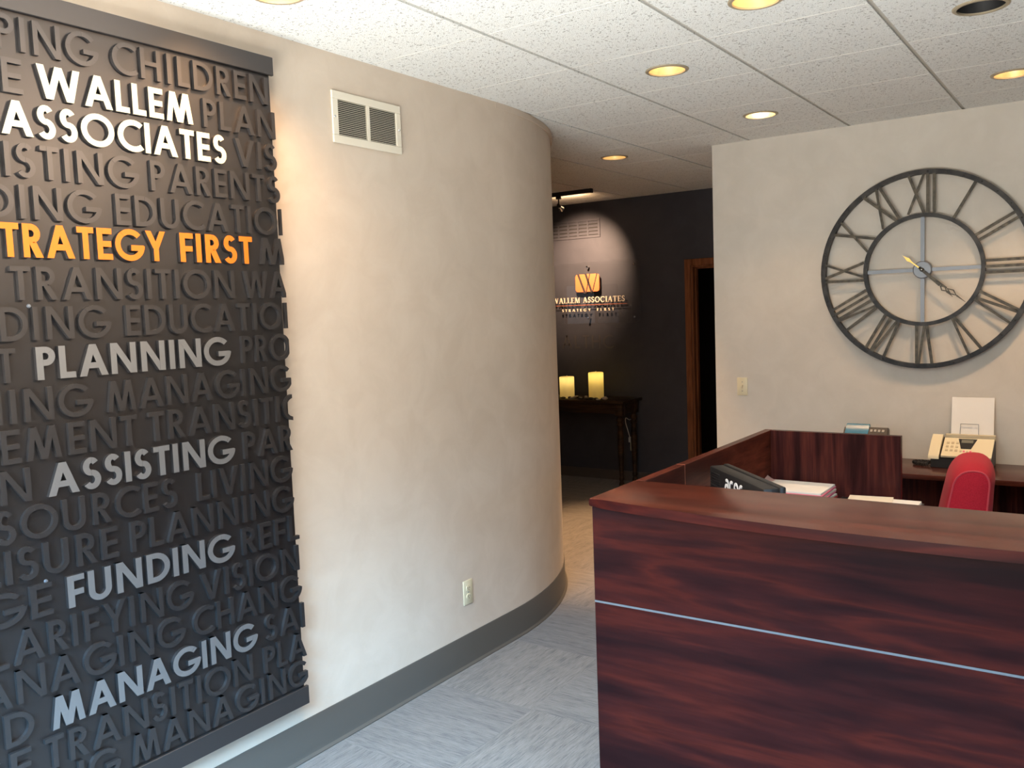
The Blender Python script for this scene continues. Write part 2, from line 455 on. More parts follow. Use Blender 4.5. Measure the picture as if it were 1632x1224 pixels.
# cross joints between tiles: narrow raised tee faces flush in the seam
struct('ceiling', bm, [M['tile'], M['runner']], smooth=False)
bm = new()
for kx in range(-10, 8):
    xa, xb = G0 + G * kx + 0.009, G0 + G * (kx + 1) - 0.009
    for ky in range(-7, 12):
        y_ = YT + G * ky
        box(bm, xa, xb, y_ - 0.0025, y_ + 0.0025, CEIL - 0.0008, CEIL + 0.004)
struct('trim_1', bm, mat('pale_cross_tee', (0.66, 0.66, 0.63), 0.7), smooth=False)

def along(path, prof, nm, m):
    """sweep a profile (offset into the room, height) along a plan path whose room side is on its right"""
    bm = new(); n = len(path); rings = []
    for i, p in enumerate(path):
        a, b = Vector(path[max(i - 1, 0)]), Vector(path[min(i + 1, n - 1)])
        t = (b - a).normalized(); nr = Vector((t.y, -t.x))
        rings.append([bm.verts.new((p[0] + nr.x * o_, p[1] + nr.y * o_, z_)) for o_, z_ in prof])
    for a, b in zip(rings, rings[1:]):
        for k_ in range(len(prof)):
            j = (k_ + 1) % len(prof)
            bm.faces.new([a[k_], a[j], b[j], b[k_]])
    bm.faces.new(rings[0]); bm.faces.new(rings[-1])
    return struct(nm, bm, m)
COVE = [(0, 0), (0, 0.151), (0.004, 0.151), (0.006, 0.148), (0.006, 0.026), (0.010, 0.012), (0.020, 0.004), (0.020, 0)]
along([(XL, YF + 0.0)] + arc + [(-5.74, YH)], COVE, 'baseboard_left', M['base'])
along([(-7.5, YD), (DX0 - 0.06, YD)], [(0, 0), (0, 0.092), (0.007, 0.092), (0.009, 0.02), (0.016, 0)], 'baseboard_far', M['base_far'])
along([(-2.2, YB), (XR, YB)], [(0, 0), (0, 0.10), (0.007, 0.10), (0.009, 0.02), (0.016, 0)], 'baseboard_back', M['base'])
bm = new(); rings = []      # bent wall angle under the ceiling, fading into the straight wall
for i in range(29):
    a = PI / 2 * i / 28; o_ = 0.0008 + 0.0112 * min(1.0, i / 9)
    P_ = lambda r_, z_: bm.verts.new((XL - RC + r_ * math.cos(a), YC + r_ * math.sin(a), z_))
    rings.append([P_(RC, CEIL - 0.03), P_(RC, CEIL - 0.0005), P_(RC + o_, CEIL - 0.0005), P_(RC + o_, CEIL - 0.03)])
for a, b in zip(rings, rings[1:]):
    for k_ in range(4): bm.faces.new([a[k_], a[(k_ + 1) % 4], b[(k_ + 1) % 4], b[k_]])
bm.faces.new(rings[0]); bm.faces.new(rings[-1])
struct('trim_2', bm, M['wall'])

# door opening in the charcoal wall: casing and jamb
bm = new()
CW = 0.058
box(bm, DX0 - CW, DX0, YD - 0.016, YD, 0, DZ + CW, 0.003)
box(bm, DX1, DX1 + CW, YD - 0.016, YD, 0, DZ + CW, 0.003)
box(bm, DX0, DX1, YD - 0.016, YD, DZ, DZ + CW, 0.003)
door = struct('door_1', bm, M['oak'], smooth=False)
WORLD[door.name] = Matrix.Identity(4)
bm = new()
box(bm, DX0, DX0 + 0.016, YD, YD + 0.13, 0, DZ); box(bm, DX1 - 0.016, DX1, YD, YD + 0.13, 0, DZ); box(bm, DX0 + 0.016, DX1 - 0.016, YD, YD + 0.13, DZ - 0.016, DZ)
obj('jamb', bm, M['oak'], door, smooth=False)
bm = new(); box(bm, DX0 + 0.016, DX0 + 0.03, YD + 0.05, YD + 0.085, 0, DZ - 0.016); box(bm, DX0 + 0.016, DX1 - 0.016, YD + 0.05, YD + 0.085, DZ - 0.03, DZ - 0.016)
obj('door_stop', bm, M['oak'], door, smooth=False)

# ================================================================== LIGHT FITTINGS
def spot(name, loc, target, power, angle, blend, color, radius, parent=None):
    l = bpy.data.lights.new(name, 'SPOT'); l.energy = power; l.spot_size = R(angle); l.spot_blend = blend; l.color = color; l.shadow_soft_size = radius
    o = bpy.data.objects.new(name, l); COL.objects.link(o)
    o.location = loc
    o.rotation_euler = (Vector(target) - Vector(loc)).to_track_quat('-Z', 'Y').to_euler()
    return o
WARM = (1.0, 0.60, 0.30)
POWER = {0: (8, 105), 1: (8, 105), 2: (32, 105), 3: (660, 62), 5: (80, 105), 6: (50, 140), 7: (115, 120), 8: (150, 45)}
for i, (x_, y_, state, lab) in enumerate(DOWN):
    t = thing('downlight', lab, 'ceiling light', (x_, y_, CEIL), group='recessed ceiling downlights')
    bm = new(); lathe(bm, [(0.080, -0.0005), (0.094, -0.0005), (0.094, -0.003), (0.090, -0.006), (0.079, -0.006), (0.079, 0.004), (0.080, 0.004)], 40, closed=True)
    obj('trim_ring', bm, M['trim_gold'], t, local=True)
    bm = new(); lathe(bm, [(0.079, 0.0), (0.077, 0.03), (0.070, 0.07), (0.056, 0.115), (0.0, 0.118), (0.0, 0.122), (0.059, 0.12), (0.074, 0.07), (0.0805, 0.02), (0.0805, 0.0)], 40)
    obj('reflector', bm, M['black_matte'] if state == 'off' else M['gold_cone'], t, local=True)
    bm = new()
    zb = 0.010 if state == 'bulb' else 0.055
    lathe(bm, [(0.0, zb), (0.022, zb + 0.004), (0.036, zb + 0.016), (0.040, zb + 0.03), (0.032, zb + 0.045), (0.018, 0.112), (0.0, 0.114)], 28)
    obj('bulb', bm, M['black_matte'] if state == 'off' else (M['glow_white'] if state == 'bulb' else M['glow']), t, local=True)
    if state != 'off':
        s_ = spot('downlight_lamp', (0, 0, -0.008), (-2.05, -1.15, -0.62) if i == 8 else (0, 0, -2), POWER[i][0], POWER[i][1], 0.7 if i == 3 else 0.9, (1.0, 0.74, 0.50) if i >= 7 else WARM, 0.075)
        s_.parent = t

t = thing('track_light', 'black ceiling track with one small spotlight, above the hallway console table', 'track light', (-4.34, 6.685, CEIL))
bm = new(); box(bm, -4.95, -3.745, 6.667, 6.703, CEIL - 0.034, CEIL, 0.002)
obj('track', bm, M['black_matte'], t)
bm = new(); box(bm, -3.757, -3.738, 6.664, 6.706, CEIL - 0.037, CEIL, 0.002)
obj('end_cap', bm, M['black_matte'], t)
hx = -4.075
bm = new(); box(bm, hx - 0.022, hx + 0.022, 6.672, 6.698, CEIL - 0.058, CEIL - 0.034, 0.002)
hd = obj('adapter', bm, M['black_matte'], t)
bm = new(); tube(bm, [(hx, 6.685, CEIL - 0.056), (hx, 6.685, CEIL - 0.11)], 0.0065)
obj('stem', bm, M['black_matte'], t)
bm = new()
dirv = Vector((-0.12, 0.72, -0.35)).normalized(); p0 = Vector((hx, 6.685, CEIL - 0.112))
lathe(bm, [(0, -0.018), (0.012, -0.016), (0.018, 0), (0.014, 0.014), (0.010, 0.03), (0, 0.032)], 16)
bmesh.ops.transform(bm, matrix=Matrix.Translation(p0) @ dirv.to_track_quat('Z', 'Y').to_matrix().to_4x4(), verts=list(bm.verts))
head = obj('knuckle', bm, M['black_matte'], t)
bm = new()
lathe(bm, [(0.011, 0), (0.017, 0.012), (0.026, 0.03), (0.028, 0.036), (0.0265, 0.036), (0.016, 0.014), (0.010, 0.002)], 20, closed=True)
bmesh.ops.transform(bm, matrix=Matrix.Translation(p0 + dirv * 0.028) @ dirv.to_track_quat('Z', 'Y').to_matrix().to_4x4(), verts=list(bm.verts))
obj('lamp_reflector', bm, M['chrome'], t)
bm = new(); lathe(bm, [(0, 0.003), (0.008, 0.008), (0.010, 0.018), (0.006, 0.028), (0, 0.03)], 14)
bmesh.ops.transform(bm, matrix=Matrix.Translation(p0 + dirv * 0.028) @ dirv.to_track_quat('Z', 'Y').to_matrix().to_4x4(), verts=list(bm.verts))
obj('bulb', bm, M['glow_white'], t)
T0 = Vector(t.location)
lp = p0 + dirv * 0.075
s_ = spot('track_spot', lp - T0, Vector((-4.30, YD, 2.10)) - T0, 290, 70, 1.0, (1.0, 0.66, 0.42), 0.02); s_.parent = t
s_ = spot('track_spill', lp + Vector((0, -0.02, 0.01)) - T0, Vector((-4.15, 6.95, 3.2)) - T0, 40, 128, 0.5, (1.0, 0.62, 0.32), 0.02); s_.parent = t

# ================================================================== LETTERING (drawn as strokes)
ST = {}   # glyph: (advance width, [strokes]) in cap-height units
def lay(t):
    """glyphs of a geometric sans; t = stroke thickness"""
    h = t * 1.12
    def V(x, y0=0, y1=1): return ('q', [(x, y0), (x + t, y0), (x + t, y1), (x, y1)])
    def Hh(x0, x1, y): return ('q', [(x0, y), (x1, y), (x1, y + t), (x0, y + t)])
    def D(xa, ya, xb, yb, hh=h): return ('q', [(xa, ya), (xa + hh, ya), (xb + hh, yb), (xb, yb)])
    def A(cx, cy, rx, ry, a0, a1): return ('a', cx, cy, rx, ry, a0, a1)
    g = {}
    g['A'] = (0.86, [D(0, 0, 0.43 - h / 2, 1), D(0.86 - h, 0, 0.43 - h / 2, 1), Hh(0.20, 0.66, 0.24)])
    g['C'] = (0.80, [A(0.52, 0.5, 0.52, 0.52, 50, 310)])
    g['D'] = (0.76, [V(0), Hh(t, 0.28, 0), Hh(t, 0.28, 1 - t), A(0.27, 0.5, 0.49, 0.5, -90, 90)])
    g['E'] = (0.50, [V(0), Hh(t, 0.50, 0), Hh(t, 0.47, 0.5 - t / 2), Hh(t, 0.50, 1 - t)])
    g['F'] = (0.48, [V(0), Hh(t, 0.45, 0.46 - t / 2), Hh(t, 0.48, 1 - t)])
    g['G'] = (0.98, [A(0.52, 0.5, 0.52, 0.52, 42, 357), Hh(0.55, 1.0, 0.5 - t)])
    g['H'] = (0.70, [V(0), V(0.70 - t), Hh(t, 0.70 - t, 0.52 - t / 2)])
    g['I'] = (t, [V(0)])
    g['K'] = (0.66, [V(0), D(t, 0.42, 0.62 - h, 1), D(0.66 - h, 0, t + 0.05, 0.6)])
    g['L'] = (0.45, [V(0), Hh(t, 0.45, 0)])
    g['M'] = (0.96, [D(0, 0, 0.14, 1, t), D(0.96 - t, 0, 0.82 - t, 1, t), D(0.48 - h / 2, 0, 0.14, 1), D(0.48 - h / 2, 0, 0.82 - h, 1)])
    g['N'] = (0.80, [V(0), V(0.80 - t), D(0.80 - h * 1.05, 0, 0, 1, h * 1.05)])
    g['O'] = (1.04, [A(0.52, 0.5, 0.52, 0.52, 0, 360)])
    g['P'] = (0.52, [V(0), Hh(t, 0.25, 1 - t), Hh(t, 0.25, 0.42), A(0.24, 0.71, 0.28, 0.29, -90, 90)])
    g['R'] = (0.58, [V(0), Hh(t, 0.25, 1 - t), Hh(t, 0.25, 0.42), A(0.24, 0.71, 0.28, 0.29, -90, 90), D(0.58 - h * 1.1, 0, 0.16, 0.46, h * 1.1)])
    rs = (1.02 - t) / 2; ru, rl = rs * 0.48, rs * 0.52
    g['S'] = (0.54, [A(0.27, 1.01 - t / 2 - ru, 0.24, ru + t / 2, 32, 270), A(0.27, -0.01 + t / 2 + rl, 0.265, rl + t / 2, -148, 90)])
    g['T'] = (0.54, [V(0.27 - t / 2), Hh(0, 0.27 - t / 2, 1 - t), Hh(0.27 + t / 2, 0.54, 1 - t)])
    g['U'] = (0.68, [V(0, 0.33), V(0.68 - t, 0.33), A(0.34, 0.34, 0.34, 0.355, 180, 360)])
    g['V'] = (0.80, [D(0.40 - h / 2, 0, 0, 1), D(0.40 - h / 2, 0, 0.80 - h, 1)])
    g['W'] = (1.24, [D(0.33 - h / 2, 0, 0, 1), D(0.33 - h / 2, 0, 0.62 - h / 2, 1), D(0.91 - h / 2, 0, 0.62 - h / 2, 1), D(0.91 - h / 2, 0, 1.24 - h, 1)])
    g['Y'] = (0.74, [V(0.37 - t / 2, 0, 0.45), D(0.37 - h / 2, 0.42, 0, 1), D(0.37 - h / 2, 0.42, 0.74 - h, 1)])
    return g

def serif_lay():
    """thick-and-thin roman capitals with slab-like serifs"""
    K, n, sh = 0.15, 0.06, 0.05
    def V(x, t=K): return ('q', [(x, 0), (x + t, 0), (x + t, 1), (x, 1)])
    def Hh(x0, x1, y, t=n): return ('q', [(x0, y), (x1, y), (x1, y + t), (x0, y + t)])
    def D(xa, ya, xb, yb, hh): return ('q', [(xa, ya), (xa + hh, ya), (xb + hh, yb), (xb, yb)])
    def A(cx, cy, rx, ry, a0, a1, k=0.12): return ('a', cx, cy, rx, ry, a0, a1, k)
    S_ = lambda x, w, y: Hh(x - w, x + w, y, sh)
    b, tp = 0, 1 - sh
    g = {}
    g['W'] = (1.25, [D(0.33, 0, 0.05, 1, 0.15), D(0.36, 0, 0.58, 1, 0.07), D(0.82, 0, 0.55, 1, 0.15), D(0.86, 0, 1.10, 1, 0.07), S_(0.12, 0.14, tp), S_(0.62, 0.13, tp), S_(1.13, 0.12, tp)])
    g['A'] = (0.86, [D(0.10, 0, 0.38, 1, 0.07), D(0.62, 0, 0.36, 1, 0.16), Hh(0.24, 0.62, 0.30), S_(0.13, 0.13, b), S_(0.71, 0.15, b)])
    g['L'] = (0.66, [V(0.12), Hh(0.27, 0.62, 0), D(0.58, 0, 0.61, 0.22, 0.05), S_(0.19, 0.18, tp), S_(0.19, 0.18, b)])
    g['E'] = (0.68, [V(0.12), Hh(0.27, 0.60, 0), Hh(0.27, 0.55, 0.48), Hh(0.27, 0.60, 0.94), D(0.58, 0, 0.61, 0.2, 0.05), D(0.56, 0.80, 0.55, 1, 0.05), S_(0.15, 0.14, tp), S_(0.15, 0.14, b)])
    g['M'] = (1.06, [D(0.10, 0, 0.14, 1, 0.06), D(0.46, 0, 0.14, 1, 0.15), D(0.49, 0, 0.82, 1, 0.06), V(0.80), S_(0.13, 0.12, b), S_(0.88, 0.16, b), S_(0.13, 0.1, tp), S_(0.92, 0.12, tp)])
    g['S'] = (0.58, [A(0.29, 0.74, 0.22, 0.27, 40, 265, 0.10), A(0.28, 0.27, 0.25, 0.285, -140, 85, 0.11), ('q', [(0.45, 0.72), (0.49, 0.72), (0.49, 0.98), (0.45, 0.98)]), ('q', [(0.03, 0.03), (0.07, 0.03), (0.07, 0.30), (0.03, 0.30)])])
    g['O'] = (0.96, [A(0.46, 0.5, 0.45, 0.51, 0, 360, 0.12)])
    g['C'] = (0.86, [A(0.47, 0.5, 0.46, 0.51, 45, 315, 0.12), ('q', [(0.77, 0.70), (0.82, 0.70), (0.82, 0.98), (0.77, 0.98)])])
    g['I'] = (0.38, [V(0.12), S_(0.19, 0.17, tp), S_(0.19, 0.17, b)])
    g['T'] = (0.74, [V(0.30), Hh(0.03, 0.71, 0.94), D(0.03, 0.76, 0.03, 1, 0.05), D(0.66, 0.76, 0.66, 1, 0.05), S_(0.375, 0.18, b)])
    return g

def clip(poly, x0, x1):
    for ax, keep in ((x0, 1), (x1, -1)):
        out = []
        for i in range(len(poly)):
            a, b = poly[i], poly[(i + 1) % len(poly)]
            ia, ib = (a[0] - ax) * keep >= 0, (b[0] - ax) * keep >= 0
            if ia: out.append(a)
            if ia != ib:
                t = (ax - a[0]) / (b[0] - a[0]); out.append((ax, a[1] + t * (b[1] - a[1])))
        poly = out
        if len(poly) < 3: return []
    return poly

def polys(strokes, t):
    out = []
    for s in strokes:
        if s[0] == 'q': out.append(s[1])
        else:
            cx, cy, rx, ry, a0, a1 = s[1:7]; k_ = s[7] if len(s) > 7 else t
            n = max(6, int(abs(a1 - a0) / 12))
            P_ = [R(a0 + (a1 - a0) * i / n) for i in range(n + 1)]
            for a, b in zip(P_, P_[1:]):
                out.append([(cx + rx * math.cos(a), cy + ry * math.sin(a)), (cx + rx * math.cos(b), cy + ry * math.sin(b)),
                            (cx + (rx - k_) * math.cos(b), cy + (ry - k_) * math.sin(b)), (cx + (rx - k_) * math.cos(a), cy + (ry - k_) * math.sin(a))])
    return out

def word_polys(text, i0, x0, i1, x1, cap, glyphs, t, gap):
    """flat polygons of a word; its letters i0..i1 are fitted between x0 and x1 (world), cap height in metres"""
    pos = []; x = 0
    for k_, ch in enumerate(text):
        if k_ and text[k_ - 1] in 'HIMNU' and ch in 'BDEFHIKLMNPRU': x += gap * 0.55      # two stems side by side
        if ch == ' ': pos.append((x, x)); x += 0.55; continue
        pos.append((x, x + glyphs[ch][0])); x += glyphs[ch][0] + gap
    sx = (x1 - x0) / (pos[i1][1] - pos[i0][0])
    out = []
    for ch, (a, b) in zip(text, pos):
        if ch == ' ': continue
        for p in polys(glyphs[ch][1], t):
            out.append([(x0 + (a + q[0] - pos[i0][0]) * sx, q[1] * cap) for q in p])
    return out

def raise_polys(bm, pl, make, d0, d1, step=0.0):
    """each convex polygon becomes a small closed block from depth d0 to d1; make(u, v, d) gives the point"""
    for k_, p in enumerate(pl):
        d1_ = d1 + step * (k_ % 7)          # neighbouring strokes never share a face plane
        lo = [bm.verts.new(make(u, v, d0)) for u, v in p]; hi = [bm.verts.new(make(u, v, d1_)) for u, v in p]
        bm.faces.new(lo[::-1]); bm.faces.new(hi).material_index = 1
        for i in range(len(p)):
            j = (i + 1) % len(p); bm.faces.new([lo[i], lo[j], hi[j], hi[i]])

# ---------------------------------------------------- the big word sign on the left wall
SY0, SY1, SZ0, SZ1 = 0.955, 2.155, 0.240, 2.597
XFR = -2.475
sign = thing('wall_sign', 'tall charcoal wall sign of raised words, WALLEM ASSOCIATES in cream, STRATEGY FIRST in orange', 'sign', (XL, (SY0 + SY1) / 2, SZ0))
bm = new(); box(bm, XL + 0.020, XFR - 0.012, SY0 + 0.012, SY1 - 0.012, SZ0 + 0.006, SZ1 - 0.006)
obj('backing_board', bm, M['sign'], sign, smooth=False)
bm = new(); box(bm, XFR - 0.012, XFR + 0.001, SY0, SY1, SZ1 - 0.063, SZ1, 0.0015)
obj('header_rail', bm, M['sign_letter'], sign, smooth=False)
bm = new(); box(bm, XFR - 0.012, XFR + 0.001, SY0, SY1, SZ0, SZ0 + 0.069, 0.0015)
obj('footer_rail', bm, M['sign_letter'], sign, smooth=False)
for y_ in (SY0 + 0.15, 1.95):
    for z_ in (0.5, 1.4, 2.3):
        bm = new(); box(bm, XL, XL + 0.020, y_ - 0.03, y_ + 0.03, z_ - 0.03, z_ + 0.03); obj('spacer', bm, M['black'], sign, smooth=False)
WORDS = [
    (2.428, 'HELPING', 4, 1.276, 6, 1.496, 'd'),
    (2.428, 'CHILDREN', 0, 1.543, 7, 2.124, 'd'),
    (2.313, 'CHANGE', 5, 1.220, 5, 1.274, 'd'),
    (2.313, 'WALLEM', 0, 1.313, 5, 1.810, 'w'),
    (2.313, 'PLANNING', 0, 1.852, 3, 2.149, 'd'),
    (2.201, 'ASSOCIATES', 0, 1.207, 9, 1.932, 'w'),
    (2.201, 'VISION', 0, 1.971, 2, 2.148, 'd'),
    (2.089, 'ASSISTING', 3, 1.209, 8, 1.600, 'd'),
    (2.089, 'PARENTS', 0, 1.644, 6, 2.154, 'd'),
    (1.976, 'FUNDING', 4, 1.240, 6, 1.470, 'd'),
    (1.976, 'EDUCATION', 0, 1.520, 7, 2.134, 'd'),
    (1.871, 'STRATEGY', 2, 1.239, 7, 1.679, 'o'),
    (1.871, 'FIRST', 0, 1.730, 4, 2.016, 'o'),
    (1.871, 'MANAGING', 0, 2.051, 0, 2.159, 'd'),
    (1.754, 'TRANSITION', 0, 1.199, 9, 1.933, 'd'),
    (1.754, 'WA', 0, 1.973, 0, 2.076, 'd'),
    (1.643, 'FUNDING', 4, 1.250, 6, 1.474, 'd'),
    (1.643, 'EDUCATION', 0, 1.528, 7, 2.131, 'd'),
    (1.531, 'MANAGEMENT', 9, 1.146, 9, 1.195, 'd'),
    (1.531, 'PLANNING', 0, 1.249, 7, 1.894, 'g'),
    (1.531, 'PROTECT', 0, 1.947, 1, 2.057, 'd'),
    (1.418, 'PLANNING', 5, 1.171, 7, 1.400, 'd'),
    (1.418, 'MANAGING', 0, 1.450, 7, 2.156, 'd'),
    (1.309, 'MANAGEMENT', 5, 1.139, 9, 1.539, 'd'),
    (1.309, 'TRANSITION', 0, 1.579, 7, 2.096, 'd'),
    (1.200, 'VISION', 5, 1.128, 5, 1.208, 'd'),
    (1.200, 'ASSISTING', 0, 1.253, 8, 1.886, 'g'),
    (1.200, 'PARENTS', 0, 1.931, 1, 2.076, 'd'),
    (1.091, 'RESOURCES', 3, 1.173, 8, 1.661, 'd'),
    (1.091, 'LIVING', 0, 1.738, 5, 2.134, 'd'),
    (0.981, 'LEISURE', 2, 1.124, 6, 1.450, 'd'),
    (0.981, 'PLANNING', 0, 1.493, 7, 2.133, 'd'),
    (0.868, 'CHANGE', 5, 1.181, 5, 1.242, 'd'),
    (0.868, 'FUNDING', 0, 1.285, 6, 1.861, 'g'),
    (0.868, 'REFLECT', 0, 1.900, 3, 2.152, 'd'),
    (0.754, 'CLARIFYING', 2, 1.126, 9, 1.691, 'd'),
    (0.754, 'VISION', 0, 1.726, 5, 2.145, 'd'),
    (0.645, 'MANAGING', 2, 1.126, 7, 1.651, 'd'),
    (0.645, 'CHANGE', 0, 1.687, 4, 2.145, 'd'),
    (0.534, 'AND', 2, 1.085, 2, 1.163, 'd'),
    (0.534, 'MANAGING', 0, 1.212, 7, 1.932, 'g'),
    (0.534, 'SAFETY', 0, 1.974, 1, 2.127, 'd'),
    (0.424, 'CHANGE', 5, 1.093, 5, 1.149, 'd'),
    (0.424, 'TRANSITION', 0, 1.188, 9, 1.909, 'd'),
    (0.424, 'PLAN', 0, 1.961, 2, 2.156, 'd'),
    (0.320, 'PLANNING', 7, 1.306, 7, 1.401, 'd'),
    (0.320, 'MANAGING', 0, 1.447, 7, 2.157, 'd'),
]
GL = lay(0.145); GB = lay(0.185)
SM = {'d': M['sign_letter'], 'w': M['cream_letter'], 'o': M['orange_letter'], 'g': M['grey_letter']}
CN = {'w': 'cream', 'o': 'orange', 'g': 'pale grey'}
for base, text, i0, y0, i1, y1, st in WORDS:
    gl, tt = (GL, 0.145) if st == 'd' else (GB, 0.185)
    pl = word_polys(text, i0, y0, i1, y1, 0.0925, gl, tt, 0.15 if st == 'd' else 0.10)
    pl = [c for c in (clip(p, SY0 + 0.012, SY1) for p in pl) if c]
    bm = new()
    raise_polys(bm, pl, lambda u, v, d: Vector((d, u, base + v)), XFR - 0.0135, XFR + (0.001 if st != 'd' else 0), 0.00012)
    obj('raised_word', bm, [M['sign_letter'], SM[st]], sign, smooth=False, label=None if st == 'd' else '%s raised word %s' % (CN[st], text))
for u, v in ((1.247, 1.738), (2.062, 1.727), (1.232, 0.962)):
    bm = new(); lathe(bm, [(0, 0.006), (0.004, 0.005), (0.006, 0.001), (0.006, 0)], 14, (XFR - 0.012, u, v), 'x')
    obj('screw', bm, M['steel'], sign)

# ================================================================== ON THE WALLS
def plate(kind, label, cat, loc, rotz):
    """ivory wall plate, local x = along the wall, local -y = into the room"""
    t = thing(kind, label, cat, loc, rotz)
    bm = new(); box(bm, -0.035, 0.035, -0.006, 0, -0.0585, 0.0585, 0.003, 2)
    obj('cover_plate', bm, M['ivory'], t, local=True)
    return t
t = plate('wall_outlet', 'ivory duplex outlet low on the curved beige wall', 'outlet', (XL, 3.208, 0.352), R(90))
for s in (-1, 1):
    bm = new(); prism(bm, [(0.0165 * math.cos(a) , 0.02 * s + max(-0.0125, min(0.0125, 0.0165 * math.sin(a)))) for a in [2 * PI * i / 24 for i in range(24)]], -0.009, -0.005, axis='y')
    rc = obj('receptacle', bm, M['ivory'], t, local=True)
    bm = new()
    for xx in (-0.006, 0.006): box(bm, xx - 0.0012, xx + 0.0012, -0.0096, -0.0085, 0.02 * s - 0.002, 0.02 * s + 0.007)
    box(bm, -0.002, 0.002, -0.0096, -0.0085, 0.02 * s - 0.009, 0.02 * s - 0.005)
    obj('slots', bm, M['void'], rc, local=True, smooth=False)
bm = new(); lathe(bm, [(0, -0.008), (0.003, -0.007), (0.003, -0.005)], 10, axis='y'); obj('screw', bm, M['steel'], t, local=True)
t = plate('light_switch', 'ivory toggle light switch on the grey wall left of the clock', 'switch', (-2.019, YB, 1.131), 0)
bm = new(); box(bm, -0.005, 0.005, -0.0075, -0.005, -0.012, 0.012); obj('slot', bm, M['fax_key'], t, local=True, smooth=False)
bm = new(); box(bm, -0.0035, 0.0035, -0.018, -0.006, 0.0, 0.009, 0.001); obj('toggle', bm, M['ivory'], t, local=True)
for s in (-1, 1):
    bm = new(); lathe(bm, [(0, -0.008), (0.003, -0.007), (0.003, -0.005)], 10, (0, 0, 0.03 * s), axis='y'); obj('screw', bm, M['steel'], t, local=True)

def grille(t, w, h, fm, lm, nl, mull, border):
    """air grille, local x along the wall, -y into the room, z up from the centre"""
    bm = new()
    for a, b, c, d in ((-w / 2, w / 2, h / 2 - border, h / 2), (-w / 2, w / 2, -h / 2, -h / 2 + border), (-w / 2, -w / 2 + border, -h / 2 + border, h / 2 - border), (w / 2 - border, w / 2, -h / 2 + border, h / 2 - border)):
        box(bm, a, b, -0.010, -0.001, c, d, 0.002)
    obj('frame', bm, fm, t, local=True)
    bm = new(); box(bm, -w / 2 + 0.004, w / 2 - 0.004, -0.001, 0, -h / 2 + 0.004, h / 2 - 0.004); obj('duct_opening', bm, M['void'], t, local=True, smooth=False)
    xs = [-w / 2 + border + (w - 2 * border) * i / (mull + 1) for i in range(mull + 2)]
    bw = 0.008
    for i in range(1, mull + 1):
        bm = new(); box(bm, xs[i] - bw, xs[i] + bw, -0.010, -0.001, -h / 2 + border, h / 2 - border); obj('mullion', bm, fm, t, local=True, smooth=False)
    for i in range(mull + 1):
        bm = new(); a = xs[i] + (bw if i else 0); b = xs[i + 1] - (bw if i < mull else 0)
        for q in range(nl):
            z_ = h / 2 - border - (h - 2 * border) * (q + 0.5) / nl; p = (h - 2 * border) / nl
            vv = [bm.verts.new(c) for c in ((a, -0.0095, z_ - p * 0.28), (b, -0.0095, z_ - p * 0.28), (b, -0.0015, z_ + p * 0.30), (a, -0.0015, z_ + p * 0.30),
                                            (a, -0.0095, z_ - p * 0.10), (b, -0.0095, z_ - p * 0.10), (b, -0.0015, z_ + p * 0.45), (a, -0.0015, z_ + p * 0.45))]
            for f in ((0, 1, 2, 3), (7, 6, 5, 4), (0, 4, 5, 1), (1, 5, 6, 2), (2, 6, 7, 3), (3, 7, 4, 0)): bm.faces.new([vv[k_] for k_ in f])
        obj('louvres', bm, lm, t, local=True, smooth=False)
t = thing('air_vent', 'cream return-air grille high on the beige wall beside the word sign', 'vent', (XL, 2.678, 2.456), R(90))
grille(t, 0.395, 0.200, M['vent'], M['vent'], 19, 1, 0.031)
for s in (-1, 1):
    bm = new(); lathe(bm, [(0, -0.0125), (0.004, -0.0115), (0.005, -0.0095)], 12, (s * 0.186, 0, 0.0), axis='y'); obj('screw', bm, M['chrome'], t, local=True)
t = thing('air_vent', 'charcoal-painted air grille high on the dark wall above the acrylic sign', 'vent', (-4.428, YD, 2.452), 0)
grille(t, 0.60, 0.185, M['wall_dark'], M['wall_dark'], 4, 4, 0.024)

# ---------------------------------------------------- skeleton clock
CX, CZ, CRo, CRi = -0.934, 1.825, 0.566, 0.318
YCk = YB - 0.034
clk = thing('wall_clock', 'large round openwork iron clock with Roman numerals on the grey wall', 'clock', (CX, YCk, CZ))
def ring(name, r0, r1, d0, d1, m_):
    bm = new(); lathe(bm, [(r0, d0), (r1, d0), (r1, d1), (r0, d1)], 96, axis='y', closed=True)
    return obj(name, bm, m_, clk, local=True, angle=40)
o_ring = ring('outer_ring', CRo - 0.026, CRo, -0.014, 0.022, M['iron'])
i_ring = ring('inner_ring', CRi - 0.019, CRi + 0.003, -0.014, 0.016, M['iron'])
rv = None
for i in range(36):
    a = 2 * PI * i / 36 + 0.05
    if rv is None:
        bm = new(); lathe(bm, [(0, -0.018), (0.0035, -0.0165), (0.005, -0.0138)], 8, axis='y')
        rv = r_ = obj('rivet', bm, M['iron'], o_ring, local=True)
    else:
        r_ = rv.copy(); COL.objects.link(r_); r_.parent = o_ring
    r_.location = (math.sin(a) * (CRo - 0.013), 0, math.cos(a) * (CRo - 0.013))
def bar(bm, p, q, w, d0, d1):
    p, q = Vector((p[0], 0, p[1])), Vector((q[0], 0, q[1])); t_ = (q - p).normalized(); n_ = Vector((-t_.z, 0, t_.x)) * w / 2
    vv = []
    for d in (d0, d1):
        for c in (p - n_, p + n_, q + n_, q - n_): vv.append(bm.verts.new((c.x, d, c.z)))
    for f in ((0, 1, 2, 3), (7, 6, 5, 4), (0, 4, 5, 1), (1, 5, 6, 2), (2, 6, 7, 3), (3, 7, 4, 0)): bm.faces.new([vv[i] for i in f])
ROM = ['XII', 'I', 'II', 'III', 'IV', 'V', 'VI', 'VII', 'VIII', 'IX', 'X', 'XI']
